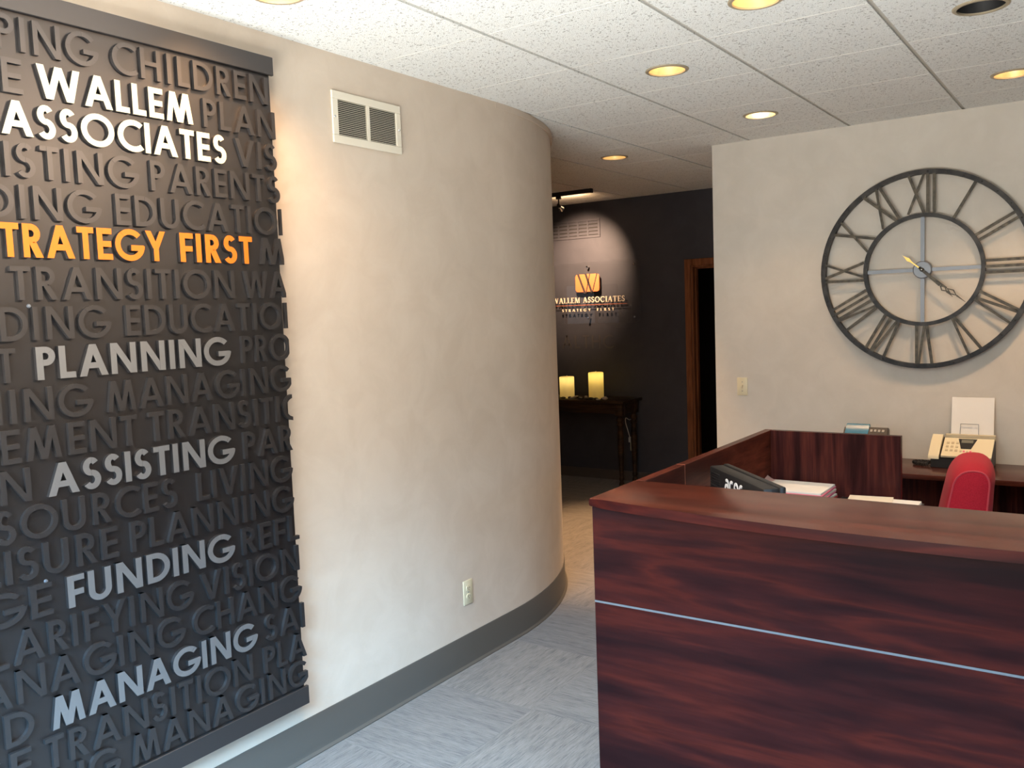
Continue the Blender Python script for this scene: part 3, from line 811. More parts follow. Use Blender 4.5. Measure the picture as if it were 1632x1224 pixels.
ra, rb = CRi, CRo - 0.02
for hn, txt in enumerate(ROM):
    th = R(30 * hn); er = Vector((math.sin(th), math.cos(th))); et = Vector((math.cos(th), -math.sin(th)))
    adv = {'I': 0.033, 'V': 0.060, 'X': 0.088}; wd = {'I': 0.0, 'V': 0.072, 'X': 0.085}
    tot = sum(adv[c] for c in txt); s0 = -tot / 2
    bm = new()
    P_ = lambda s_, r_: (er.x * r_ + et.x * s_, er.y * r_ + et.y * s_)
    for n_, c in enumerate(txt):
        sc = s0 + adv[c] / 2
        if c == 'I': bar(bm, P_(sc, ra), P_(sc, rb), 0.016, -0.012, -0.006)
        elif c == 'V':
            bar(bm, P_(sc - 0.006, ra), P_(sc - wd['V'] / 2, rb), 0.016, -0.012, -0.006); bar(bm, P_(sc + 0.006, ra), P_(sc + wd['V'] / 2, rb), 0.013, -0.0118, -0.006)
        else:
            bar(bm, P_(sc + wd['X'] / 2, ra), P_(sc - wd['X'] / 2, rb), 0.016, -0.013, -0.007); bar(bm, P_(sc - wd['X'] / 2, ra), P_(sc + wd['X'] / 2, rb), 0.013, -0.0118, -0.006)
        s0 += adv[c]
    obj('numeral', bm, M['bronze'], clk, local=True, smooth=False)
for a in range(4):
    th = a * PI / 2; bm = new(); bar(bm, (math.sin(th) * 0.04, math.cos(th) * 0.04), (math.sin(th) * (CRi - 0.012), math.cos(th) * (CRi - 0.012)), 0.021, -0.004, 0.003)
    obj('spoke', bm, M['steel'], clk, local=True, smooth=False)
bm = new(); lathe(bm, [(0, -0.016), (0.045, -0.016), (0.050, -0.012), (0.050, 0.022), (0, 0.022)], 40, axis='y'); obj('hub', bm, M['steel'], clk, local=True)
for sx_ in (-1, 1):
    bm = new(); box(bm, sx_ * 0.3 - 0.01, sx_ * 0.3 + 0.01, 0.0, 0.034, -0.01 , 0.01); 
    obj('wall_bracket', bm, M['iron'], clk, local=True, smooth=False)
def hand(name, ang, L_, tip, w, dep, tail):
    th = R(ang); er = Vector((math.sin(th), math.cos(th))); et = Vector((math.cos(th), -math.sin(th)))
    bm = new()
    P_ = lambda r_, s_: (er.x * r_ + et.x * s_, er.y * r_ + et.y * s_)
    dd = L_ * 0.24
    base = L_ - tip - dd
    outl = [(-0.02, -w), (base, -w * 0.8), (base, w * 0.8), (-0.02, w)]
    prism(bm, [P_(*p) for p in outl], dep, dep + 0.003, axis='y')
    # pierced diamond
    c0, c1 = base, base + dd
    prism(bm, [P_(c0 - 0.002, 0), P_((c0 + c1) / 2, -0.016), P_(c1, 0), P_((c0 + c1) / 2, 0.016)], dep, dep + 0.003, axis='y',
          holes=[[P_(c0 + 0.012, 0), P_((c0 + c1) / 2, -0.009), P_(c1 - 0.012, 0), P_((c0 + c1) / 2, 0.009)]])
    prism(bm, [P_(c1 - 0.004, -w * 0.7), P_(L_, -0.0008), P_(L_, 0.0008), P_(c1 - 0.004, w * 0.7)], dep, dep + 0.003, axis='y')
    h_ = obj(name, bm, M['bronze'], clk, local=True, smooth=False)
    if tail:
        bm = new()
        prism(bm, [P_(-0.01, -0.004), P_(-0.06, -0.003), P_(-0.075, -0.004), P_(-0.095, -0.010), P_(-0.12, -0.002), P_(-0.14, 0), P_(-0.12, 0.002), P_(-0.095, 0.010), P_(-0.075, 0.004), P_(-0.06, 0.003), P_(-0.01, 0.004)], dep, dep + 0.003, axis='y')
        obj('tail', bm, M['brass'], h_, local=True, smooth=False, label='brass diamond tail of the hand')
hand('hour_hand', 135, 0.225, 0.04, 0.0085, -0.022, False)
hand('minute_hand', 130.5, 0.295, 0.055, 0.0065, -0.028, True)
bm = new(); lathe(bm, [(0, -0.036), (0.008, -0.034), (0.011, -0.028), (0.011, -0.016), (0, -0.016)], 18, axis='y'); obj('centre_cap', bm, M['bronze'], clk, local=True)
bm = new(); lathe(bm, [(0, -0.0385), (0.003, -0.0375), (0.0035, -0.035)], 12, axis='y'); obj('pin', bm, M['chrome'], clk, local=True)

# ---------------------------------------------------- acrylic company sign on the charcoal wall
YA = YD - 0.040
AX0, AX1, AZ0, AZ1 = -4.825, -3.697, 1.528, 2.124
asg = thing('acrylic_sign', 'clear acrylic panel with an orange logo and WALLEM ASSOCIATES lettering on the dark wall', 'sign', ((AX0 + AX1) / 2, YD, AZ0))
def rrect(x0, x1, z0, z1, r_, n=6):
    out = []
    for cx, cz, a0 in ((x1 - r_, z1 - r_, 0), (x0 + r_, z1 - r_, 90), (x0 + r_, z0 + r_, 180), (x1 - r_, z0 + r_, 270)):
        for i in range(n + 1):
            a = R(a0 + 90 * i / n); out.append((cx + r_ * math.cos(a), cz + r_ * math.sin(a)))
    return out
bm = new(); prism(bm, rrect(AX0, AX1, AZ0, AZ1, 0.05), YA, YA + 0.010, axis='y')
pnl = obj('acrylic_panel', bm, M['acrylic'], asg, smooth=False)
for x_ in (AX0 + 0.063, (AX0 + AX1) / 2, AX1 - 0.063):
    for z_ in (AZ0 + 0.055, AZ1 - 0.045):
        bm = new(); lathe(bm, [(0, YA - 0.012), (0.009, YA - 0.011), (0.0105, YA - 0.007), (0.0105, YA), (0.008, YA), (0.008, YD), (0, YD)], 18, (x_, 0, z_), 'y')
        obj('standoff', bm, M['chrome'], asg)
mk = lambda yoff: (lambda u, v, d: Vector((u, d, v + yoff)))
LX0, LX1, LZ0, LZ1 = -4.392, -4.128, 1.838, 2.010
bm = new(); prism(bm, rrect(LX0, LX1, LZ0, LZ1, 0.03), YA - 0.014, YA, axis='y')
lg = obj('logo', bm, M['logo_orange'], asg, smooth=False, label='orange rounded block with a raised dark W coloured as shaded cuts')
bm = new(); lw, lh = LX1 - LX0, LZ1 - LZ0
for xa, xb, w_ in ((0.08, 0.36, 0.085), (0.40, 0.65, 0.085), (0.60, 0.42, 0.04), (0.90, 0.68, 0.04)):   # the four strokes of the W, top to bottom
    raise_polys(bm, [[(LX0 + lw * xb, LZ0 - 0.016), (LX0 + lw * (xb + w_), LZ0 - 0.016), (LX0 + lw * (xa + w_), LZ1 + 0.001), (LX0 + lw * xa, LZ1 + 0.001)]], mk(0), YA - 0.0155, YA - 0.012)
obj('logo_letter', bm, mat('logo_cut_shade', (0.022, 0.013, 0.011), 0.7), lg, smooth=False)  # dark raised strokes stand in for shade in the cut W
SG = serif_lay()
for wtx, xa, xb in (('WALLEM', -4.668, -4.352), ('ASSOCIATES', -4.318, -3.862)):
    bm = new(); raise_polys(bm, word_polys(wtx, 0, xa, len(wtx) - 1, xb, 0.054, SG, 0.12, 0.10), mk(1.734), YA - 0.007, YA)
    obj('company_name', bm, M['cream_small'], asg, smooth=False, label='cream serif lettering ' + wtx)
bm = new(); box(bm, -4.685, -3.838, YA - 0.003, YA, 1.709, 1.714); obj('divider_line', bm, M['copper'], asg, smooth=False)
for wtx, xa, xb in (('STRATEGY', -4.560, -4.235), ('FIRST', -4.165, -3.980)):
    bm = new(); raise_polys(bm, word_polys(wtx, 0, xa, len(wtx) - 1, xb, 0.026, lay(0.2), 0.2, 0.55), mk(1.650), YA - 0.006, YA)
    obj('tagline', bm, M['cream_small'], asg, smooth=False, label='small cream lettering ' + wtx)
bm = new(); raise_polys(bm, word_polys('ALTHC', 0, -4.60, 4, -4.02, 0.13, lay(0.13), 0.13, 0.22), mk(1.285), YD - 0.0015, YD - 0.0002)
tag(recentre(obj('wall_lettering', bm, M['wall_letter'], smooth=False)), 'faint dark lettering on the dark wall below the acrylic sign', 'lettering')

# ================================================================== HALLWAY CONSOLE
TZ, TX0, TX1, TY0, TY1 = 0.822, -4.85, -3.71, 7.10, 7.495
tb = thing('console_table', 'dark wood console table with turned legs against the charcoal wall', 'table', ((TX0 + TX1) / 2, (TY0 + TY1) / 2, 0))
bm = new(); box(bm, TX0, TX1, TY0, TY1, TZ - 0.026, TZ, 0.005, 2); obj('tabletop', bm, M['table'], tb)
ap = [(TX0 + 0.10, TX1 - 0.10, TY0 + 0.035, TY0 + 0.055), (TX0 + 0.10, TX1 - 0.10, TY1 - 0.05, TY1 - 0.03), (TX0 + 0.035, TX0 + 0.055, TY0 + 0.09, TY1 - 0.09), (TX1 - 0.055, TX1 - 0.035, TY0 + 0.09, TY1 - 0.09)]
for a in ap:
    bm = new(); box(bm, *a, TZ - 0.125, TZ - 0.026, 0.002); obj('apron', bm, M['table'], tb)
for x_ in (TX0 + 0.068, TX1 - 0.068):
    for y_ in (TY0 + 0.062, TY1 - 0.062):
        bm = new(); box(bm, x_ - 0.036, x_ + 0.036, y_ - 0.036, y_ + 0.036, TZ - 0.14, TZ - 0.026, 0.002)
        lathe(bm, [(0, 0.682), (0.030, 0.68), (0.022, 0.668), (0.036, 0.645), (0.036, 0.635), (0.022, 0.615), (0.030, 0.600), (0.033, 0.590), (0.022, 0.575), (0.028, 0.50), (0.031, 0.42), (0.026, 0.25), (0.018, 0.11), (0.024, 0.095), (0.024, 0.082), (0.016, 0.068), (0.026, 0.04), (0.024, 0.012), (0.018, 0.0), (0, 0.0)], 24, (x_, y_, 0))
        obj('leg', bm, M['table'], tb, angle=50)
# flameless pillar candles: hollow wax shells lit from inside
m = bpy.data.materials.new('glowing_wax'); m.use_nodes = True; nt = m.node_tree; bs = nt.nodes['Principled BSDF']
bs.inputs['Base Color'].default_value = (0.82, 0.74, 0.56, 1); bs.inputs['Roughness'].default_value = 0.45
tl = nt.nodes.new('ShaderNodeBsdfTranslucent'); tl.inputs[0].default_value = (0.95, 0.80, 0.36, 1)
mx = nt.nodes.new('ShaderNodeMixShader'); mx.inputs[0].default_value = 0.45
nt.links.new(bs.outputs[0], mx.inputs[1]); nt.links.new(tl.outputs[0], mx.inputs[2]); nt.links.new(mx.outputs[0], nt.nodes['Material Output'].inputs[0])
def candle(x_, y_, h, lab, zl, pw, colr_):
    t = thing('pillar_candle', lab, 'candle', (x_, y_, TZ), group='pillar candles on the console table')
    r_ = 0.0715
    bm = new(); lathe(bm, [(0, 0.001), (r_, 0.001), (r_, h - 0.006), (r_ - 0.004, h), (r_ - 0.012, h + 0.001), (r_ - 0.03, h - 0.008), (0, h - 0.010)], 40)
    obj('wax', bm, m, t, local=True, angle=50)
    bm = new(); tube(bm, [(0, 0, h - 0.012), (0.001, 0, h + 0.004), (0.003, 0, h + 0.012)], 0.003, 8, rr=[0.004, 0.0045, 0.002]); obj('wick', bm, M['wax'], t, local=True)
    l = bpy.data.lights.new('candle_lamp', 'POINT'); l.energy = pw; l.color = colr_; l.shadow_soft_size = 0.018
    o = bpy.data.objects.new('candle_lamp', l); COL.objects.link(o); o.parent = t; o.location = (0, 0, zl)
candle(-4.392, 7.25, 0.205, 'shorter ivory pillar candle, left one on the console table', 0.172, 0.42, (1.0, 0.82, 0.50))
candle(-4.070, 7.25, 0.250, 'taller ivory pillar candle glowing yellow at its top, right one on the console table', 0.212, 0.48, (1.0, 0.80, 0.36))
def pebble(x_, y_, a, b, c, rz, m_, lab, tilt=0.0, grp='pebbles around the candles'):
    bm = new(); bmesh.ops.create_icosphere(bm, subdivisions=3, radius=1.0)
    rs = random.Random(int(x_ * 9973) ^ int(y_ * 7919))
    ph = [rs.uniform(0, 6) for _ in range(3)]
    for v in bm.verts:
        k_ = 1 + 0.10 * math.sin(2.1 * v.co.x + ph[0]) + 0.08 * math.sin(2.7 * v.co.y + ph[1])
        v.co = Vector((v.co.x * a * k_, v.co.y * b * k_, v.co.z * c))
    bmesh.ops.transform(bm, matrix=Matrix.Rotation(rz, 4, 'Z') @ Matrix.Rotation(tilt, 4, 'Y'), verts=list(bm.verts))
    zmin = min(v.co.z for v in bm.verts)
    bmesh.ops.translate(bm, vec=(x_, y_, TZ - zmin), verts=list(bm.verts))
    return tag(recentre(obj('pebble', bm, m_, angle=180)), lab, 'pebble', grp)
DL = 'small dark pebble among those scattered around the two candles on the console table'
for x_, y_, a, b, c, rz in ((-4.53, 7.20, .034, .024, .013, .3), (-4.475, 7.155, .030, .020, .012, -.4), (-4.43, 7.15, .022, .016, .010, .9), (-4.375, 7.145, .026, .018, .011, .1), (-4.60, 7.17, .026, .020, .012, .5),
                            (-4.315, 7.17, .022, .017, .012, -.3), (-4.215, 7.21, .026, .018, .012, .2), (-4.185, 7.15, .024, .017, .011, .8), (-4.125, 7.155, .022, .016, .010, -.5), (-4.075, 7.148, .030, .018, .012, .1),
                            (-4.02, 7.152, .024, .017, .011, -.2), (-3.965, 7.19, .020, .016, .010, .4), (-4.295, 7.27, .024, .018, .013, 1.2), (-4.67, 7.22, .028, .02, .012, -.2)):
    pebble(x_, y_, a, b, c, rz, M['pebble_dark'], DL)
pebble(-4.262, 7.16, .048, .017, .010, .25, M['pebble_pale'], 'long tan stone slanting between the two candles', -0.30)
pebble(-4.170, 7.225, .016, .014, .014, .2, M['pebble_pale'], 'small pale pebble at the left foot of the taller candle')
pebble(-3.985, 7.125, .020, .014, .008, .1, M['pebble_pale'], 'small flat pale pebble in front of the rounded pale stone at the right end')
pebble(-3.925, 7.155, .031, .022, .016, -.2, M['pebble_pale'], 'rounded pale stone at the right end of the row of pebbles')
# outlet, plug and cord behind the console
t = plate('wall_outlet', 'ivory outlet with a plug in it, on the charcoal wall beneath the console table', 'outlet', (-3.830, YD, 0.352), 0)
bm = new(); box(bm, -0.018, 0.018, -0.034, -0.006, 0.005, 0.055, 0.004, 2); obj('receptacle', bm, M['ivory'], t, local=True)
cord = smooth_path([(-3.835, 7.46, 0.43), (-3.855, 7.46, 0.50), (-3.875, 7.455, 0.58), (-3.87, 7.455, 0.62), (-3.83, 7.455, 0.605), (-3.79, 7.455, 0.64), (-3.785, 7.455, 0.68), (-3.82, 7.455, 0.72)], 6)
bm = new(); tube(bm, cord, 0.0042, 8)
bx = new(); box(bx, -3.85, -3.82, 7.455, 7.491, 0.385, 0.435, 0.004, 2); merge(bm, bx)
tag(recentre(obj('power_cord', bm, M['cord'])), 'white power cord looping under the right end of the console table', 'cord')

# ================================================================== RECEPTION DESK
DX_0, DX_1, DYF, DYB, DZT = -1.338, 0.50, 2.335, 2.640, 1.090
YR0, YR1 = 3.925, 3.957
desk = thing('reception_desk', 'dark mahogany reception desk with a bow-fronted raised counter', 'reception desk', ((DX_0 + DX_1) / 2, (DYF + YR1) / 2, 0))
bm = new()
n = 40; xc, hw = (DX_0 + DX_1) / 2, (DX_1 - DX_0) / 2 + 0.006
pts = [(xc - hw, DYB), (xc + hw, DYB)] + [(xc + hw * (1 - 2 * i / n), DYF - 0.008 - 0.092 * (1 - (1 - 2 * i / n) ** 2)) for i in range(n + 1)]
pts = [p for i, p in enumerate(pts) if True]
vs_lo = [bm.verts.new((p[0], p[1], DZT - 0.028)) for p in pts]; vs_hi = [bm.verts.new((p[0], p[1], DZT)) for p in pts]
bm.faces.new(vs_lo); bm.faces.new(vs_hi)
for i in range(len(pts)):
    j = (i + 1) % len(pts); bm.faces.new([vs_lo[i], vs_lo[j], vs_hi[j], vs_hi[i]])
bmesh.ops.bevel(bm, geom=[e for e in bm.edges if abs(e.verts[0].co.z - e.verts[1].co.z) < 1e-5], offset=0.008, segments=3, profile=0.5, affect='EDGES')
bm.normal_update()
for f in bm.faces:
    if abs(f.normal.z) < 0.5: f.material_index = 1
obj('counter_top', bm, [M['wood_top'], M['wood_h']], desk, angle=30)
bm = new(); box(bm, DX_0, DX_1, DYF, DYF + 0.028, 0.764, DZT - 0.028, 0.0015); obj('upper_front_panel', bm, M['wood_h'], desk)
bm = new(); box(bm, DX_0, DX_1, DYF, DYF + 0.028, 0.0, 0.758, 0.0015); obj('lower_front_panel', bm, M['wood_h'], desk)
bm = new(); box(bm, DX_0, DX_1, DYF + 0.0005, DYF + 0.02, 0.7578, 0.7642); obj('seam_strip', bm, M['seam'], desk, smooth=False, label='bright metal strip between the front panels')
bm = new(); box(bm, DX_0 + 0.03, DX_1 - 0.03, DYB - 0.05, DYB - 0.025, 0, DZT - 0.028); obj('inner_panel', bm, M['wood_v'], desk, smooth=False)
bm = new(); box(bm, DX_0, DX_0 + 0.03, DYF + 0.028, DYB - 0.001, 0, DZT - 0.028, 0.001); obj('gable', bm, M['wood_y'], desk)
bm = new(); box(bm, DX_1 - 0.03, DX_1, DYF + 0.028, DYB - 0.001, 0, DZT - 0.028, 0.001); obj('gable', bm, M['wood_y'], desk)
bm = new(); box(bm, DX_0, DX_0 + 0.034, DYB + 0.0005, 2.968, 0, DZT, 0.0015); obj('side_panel', bm, M['wood_y'], desk)
bm = new(); box(bm, DX_0, DX_0 + 0.034, 2.972, YR1, 0, DZT, 0.0015); obj('side_panel', bm, M['wood_y'], desk)
bm = new(); box(bm, DX_0 + 0.001, DX_0 + 0.033, 2.968, 2.972, 0, DZT + 0.0002); obj('joint_strip', bm, M['copper'], desk, smooth=False)
bm = new(); box(bm, DX_0 + 0.0345, -0.749, YR0, YR1, 0, DZT, 0.0015); obj('rear_panel', bm, M['wood_v'], desk)
WS = 0.73
bm = new(); prism(bm, [(DX_0 + 0.034, DYB - 0.025), (DX_1 - 0.03, DYB - 0.025), (DX_1 - 0.03, 3.25), (-0.66, 3.25), (-0.66, YR0), (DX_0 + 0.034, YR0)], WS - 0.028, WS)
obj('work_surface', bm, M['wood_y'], desk, smooth=False)

# monitor seen from behind
u = Vector((0.69, -0.724, 0)).normalized()
A0 = Vector((-1.257, 3.088, WS))
rz = math.atan2(u.y, u.x)
mon = thing('computer_monitor', 'black computer monitor seen from behind, marked acer, on the reception desk', 'monitor', A0 + u * 0.23 + Vector((0.724, 0.69, 0)) * 0.035, rz)
# local: x along the back from left to right, y away from the viewer, back face at y=-0.035
top = 1.07 - WS
bm = new()
b2 = new(); box(b2, -0.23, 0.23, -0.035, 0.020, 0.075, top, 0.006, 2); merge(bm, b2)
obj('housing', bm, M['black'], mon, local=True)
bm = new(); box(bm, -0.235, 0.235, 0.0195, 0.042, 0.068, top + 0.003, 0.005, 2); obj('bezel', bm, M['black'], mon, local=True)
bm = new(); box(bm, -0.215, 0.215, 0.0415, 0.043, 0.09, top - 0.015); obj('screen', bm, mat('dark_screen', (0.01, 0.012, 0.015), 0.15), mon, local=True, smooth=False)
bm = new()
for q in range(22): box(bm, -0.222, -0.135, -0.0368, -0.034, top - 0.022 - q * 0.0095, top - 0.0185 - q * 0.0095)
obj('vent_ribs', bm, M['black_matte'], mon, local=True, smooth=False)
bm = new(); lathe(bm, [(0, 0), (0.10, 0), (0.105, 0.004), (0.10, 0.012), (0.03, 0.016), (0.02, 0.02), (0, 0.02)], 36); obj('stand_base', bm, M['black'], mon, local=True)
bm = new(); box(bm, -0.03, 0.03, -0.012, 0.012, 0.015, 0.12, 0.004); obj('stand_neck', bm, M['black'], mon, local=True)
def acer_polys():
    t = 0.20; g = []
    def arc(cx, cy, r_, a0, a1, rx=None): return polys([('a', cx, cy, rx or r_, r_, a0, a1, t)], t)
    Q = lambda x0, x1, y0, y1: [[(x0, y0), (x1, y0), (x1, y1), (x0, y1)]]
    # a
    P = arc(0.48, 0.32, 0.32, 0, 360, 0.44) + Q(0.74, 0.94, 0.0, 0.66) + arc(0.54, 0.62, 0.38, 0, 140, 0.40)
    out = list(P); x = 1.12
    P = arc(0.5, 0.5, 0.5, 55, 305); out += [[(px + x, py) for px, py in p] for p in P]; x += 1.0
    P = arc(0.5, 0.5, 0.5, 0, 310) + Q(0.12, 0.98, 0.42, 0.58); out += [[(px + x, py) for px, py in p] for p in P]; x += 1.16
    P = Q(0, 0.2, 0, 0.6) + arc(0.46, 0.54, 0.46, 60, 180); out += [[(px + x, py) for px, py in p] for p in P]
    return out, x + 0.7
pl, W_ = acer_polys()
sc = 0.152 / W_
bm = new(); raise_polys(bm, [[(p[0] * sc, p[1] * 0.052) for p in q] for q in pl], lambda a, b, d: Vector((-0.23 + 0.142 + a, d, top - 0.072 + b)), -0.0366, -0.0345)
obj('brand_mark', bm, M['white_print'], mon, local=True, smooth=False, label='white lettering acer')

# folders and papers piled at the rear panel
def slab(name, cx, cy, w, d, z0, h, rz_, m_, lab, grp, cat='papers', bev=0.0012):
    t = bmesh.new(); box(t, -w / 2, w / 2, -d / 2, d / 2, 0, h, bev)
    o = obj(name, t, m_); o.location = (cx, cy, z0); o.rotation_euler = (0, 0, rz_)
    return tag(o, lab, cat, grp)
z = WS
PILE = [('document_box', 0.300, 0.235, 0.056, 0.0, 'grey_card', 'dark box file at the bottom of the paper pile behind the monitor', 'box file'),
        ('file_folder', 0.297, 0.226, 0.010, 0.03, 'manila', 'manila folder just above the box file in the paper pile', 'folder'),
        ('file_folder', 0.292, 0.226, 0.009, -0.05, 'grey_card', 'dark folder low in the paper pile, below the orange-yellow one', 'folder'),
        ('file_folder', 0.298, 0.222, 0.012, 0.05, 'yellow', 'orange-yellow folder in the paper pile beside the monitor', 'folder'),
        ('file_folder', 0.300, 0.228, 0.010, -0.02, 'red_card', 'red folder in the paper pile beside the monitor', 'folder'),
        ('paper_stack', 0.290, 0.218, 0.009, -0.09, 'paper2', 'cream sheaf of papers sticking out on the right of the pile', 'papers'),
        ('file_folder', 0.296, 0.226, 0.010, 0.03, 'pink', 'pink folder in the paper pile, second folder from the top', 'folder'),
        ('paper_stack', 0.288, 0.218, 0.009, -0.05, 'paper2', 'thick cream sheaf of papers below the topmost white pad', 'papers'),
        ('file_folder', 0.292, 0.224, 0.008, 0.01, 'pink', 'pink folder directly under the topmost white pad', 'folder'),
        ('paper_stack', 0.284, 0.218, 0.009, -0.005, 'paper', 'white pad of papers on top of the pile beside the monitor', 'papers')]
for nm, w_, d_, h_, r_, m_, lab, ct in PILE:
    slab(nm, -1.147, 3.765, w_, d_, z, h_, r_, M[m_], lab, 'pile of folders and papers behind the counter', ct); z += h_ + 0.0004
bm = new(); px, py = -1.262, 3.80    # one loose sheet with a curled corner
rows_ = []
for i in range(9):
    s = i / 8; rows_.append([bm.verts.new((-1.296 + 0.05 * s, 3.76 + 0.10 * tt, z - 0.002 + 0.022 * (1 - s) ** 2 * tt)) for tt in (0, 0.33, 0.66, 1)])
for a, b in zip(rows_, rows_[1:]):
    for i in range(3): bm.faces.new([a[i], a[i + 1], b[i + 1], b[i]])
bmesh.ops.solidify(bm, geom=list(bm.faces), thickness=0.0006)
tag(recentre(obj('loose_sheet', bm, mat('pale_pink_sheet', (0.74, 0.52, 0.48), 0.7))), 'loose pinkish sheet curling up at the left corner of the paper pile', 'paper', 'pile of folders and papers behind the counter')
tray = thing('letter_tray', 'black letter tray of papers below the right end of the rear desk panel', 'tray', (-0.80, 3.70, WS))
bm = new(); box(bm, -0.16, 0.16, -0.12, 0.12, 0.0, 0.006); box(bm, -0.16, -0.153, -0.12, 0.12, 0.006, 0.10); box(bm, 0.153, 0.16, -0.12, 0.12, 0.006, 0.10); box(bm, -0.153, 0.153, 0.113, 0.12, 0.006, 0.10)
obj('tray_body', bm, M['black'], tray, local=True, smooth=False)
bm = new(); box(bm, -0.16, 0.16, -0.12, 0.12, 0.10, 0.105); obj('upper_shelf', bm, M['black'], tray, local=True, smooth=False)
slab('paper_stack', -0.775, 3.70, 0.26, 0.20, WS + 0.1052, 0.012, 0.02, M['paper'], 'low stack of white paper on the letter tray, right of the pile', 'papers on the letter tray')
slab('paper_sheet', -0.825, 3.70, 0.17, 0.21, WS + 0.1176, 0.004, 0.14, M['paper2'], 'cream notepad lying on the low stack on the letter tray', 'papers on the letter tray')

# ================================================================== CREDENZA UNDER THE CLOCK
CZT = 0.722
cr = thing('credenza', 'long dark mahogany credenza desk running under the clock', 'desk', (0.2, 5.29, 0))
CR0, CR1 = -1.62, 2.35
bm = new(); box(bm, CR0, CR1, 5.048, 5.536, CZT - 0.028, CZT, 0.003, 2); obj('desktop', bm, M['wood_top'], cr)
for a in (CR0 + 0.02, -0.30, CR1 - 0.048):
    bm = new(); box(bm, a, a + 0.028, 5.08, 5.50, 0, CZT - 0.028); obj('end_panel', bm, M['wood_v'], cr, smooth=False)
bm = new(); box(bm, CR0 + 0.048, CR1 - 0.05, 5.40, 5.42, 0.12, CZT - 0.03); obj('modesty_panel', bm, M['wood_v'], cr, smooth=False)
bm = new(); box(bm, -0.272, 0.60, 5.075, 5.095, 0.04, CZT - 0.030); obj('cabinet_front', bm, M['wood_v'], cr, smooth=False)

# fax machine with a sheet standing in its feeder
fx = thing('fax_machine', 'cream and black fax machine on the credenza under the clock', 'fax machine', (-0.705, 5.40, CZT))
FL, FR_ = -0.150, 0.148      # local x range
bm = new()
prism(bm, [(-0.115, 0.0), (0.115, 0.0), (0.115, 0.135), (0.06, 0.150), (-0.115, 0.058)], FL, FR_, axis='x')
bmesh.ops.bevel(bm, geom=list(bm.edges), offset=0.003, segments=1, affect='EDGES')
obj('body', bm, M['black'], fx, local=True)
sl = math.atan2(0.150 - 0.058, 0.175)
def onslope(xl, t, off): return Vector((xl, -0.115 + t * math.cos(sl) - off * math.sin(sl), 0.058 + t * math.sin(sl) + off * math.cos(sl)))
def slope_slab(name, x0, x1, t0, t1, o0, o1, m_, parent, xs=0.0, lab=None):
    bm = new(); vv = []
    for o_ in (o0, o1):
        for xx, t_ in ((x0 + xs, t0), (x1 - xs, t0), (x1, t1), (x0, t1)): vv.append(bm.verts.new(onslope(xx, t_, o_)))
    for f in ((0, 3, 2, 1), (4, 5, 6, 7), (0, 1, 5, 4), (1, 2, 6, 5), (2, 3, 7, 6), (3, 0, 4, 7)): bm.faces.new([vv[i] for i in f])
    return obj(name, bm, m_, parent, local=True, smooth=False, label=lab)
SLEN = 0.197
pan = slope_slab('control_panel', -0.098, FR_ + 0.001, 0.004, SLEN - 0.02, 0.0005, 0.012, M['fax'], fx, lab='cream control panel')
slope_slab('display_surround', -0.028, 0.066, 0.075, 0.168, 0.0122, 0.0135, M['black'], pan, 0.022)
slope_slab('display', -0.010, 0.048, 0.130, 0.158, 0.0136, 0.0142, M['lcd'], pan)
for r_ in range(3):
    for c_ in range(3):
        slope_slab('key', -0.083 + c_ * 0.024, -0.069 + c_ * 0.024, 0.050 + r_ * 0.034, 0.066 + r_ * 0.034, 0.0122, 0.0150, M['fax_key'], pan)
for q in range(4): slope_slab('function_key', -0.010 + q * 0.016, 0.001 + q * 0.016, 0.045, 0.058, 0.0122, 0.0145, M['pink'] if q % 2 else M['fax_key'], pan)
bm = new()
prf = [(-0.118, 0.062), (-0.112, 0.072), (-0.02, 0.135), (0.045, 0.166), (0.058, 0.160), (0.062, 0.140), (0.04, 0.128), (-0.118, 0.050)]
prism(bm, prf, FL - 0.012, FL + 0.042, axis='x')
bmesh.ops.bevel(bm, geom=[e for e in bm.edges if e.calc_face_angle(0) > 0.3], offset=0.006, segments=3, affect='EDGES')
obj('handset', bm, M['fax'], fx, local=True, label='cream handset')
bm = new(); box(bm, -0.10, FR_ + 0.004, 0.062, 0.080, 0.135, 0.168, 0.003); obj('paper_feeder', bm, M['fax_key'], fx, local=True)
bm = new()
for a, b in (((-0.028, 0.075, 0.16), (-0.026, 0.083, 0.225)), ((0.066, 0.075, 0.16), (0.064, 0.083, 0.225)), ((-0.026, 0.083, 0.225), (0.064, 0.083, 0.225))): tube(bm, [a, b], 0.0013, 6)
obj('wire_support', bm, M['steel'], fx, local=True)
bm = new()
p0_, p1_ = Vector((0, 0.082, 0.155)), Vector((0, 0.122, 0.372))
vv = [bm.verts.new((x_, p.y + dy, p.z)) for dy in (0, 0.004) for p, x_ in ((p0_, -0.075), (p0_, 0.139), (p1_, 0.139), (p1_, -0.075))]
for f in ((0, 3, 2, 1), (4, 5, 6, 7), (0, 1, 5, 4), (1, 2, 6, 5), (2, 3, 7, 6), (3, 0, 4, 7)): bm.faces.new([vv[i] for i in f])
bmesh.ops.translate(bm, vec=Vector(fx.location), verts=list(bm.verts))
tag(recentre(obj('paper_sheets', bm, M['paper'], smooth=False)), 'white paper standing upright in the fax machine feeder', 'paper')
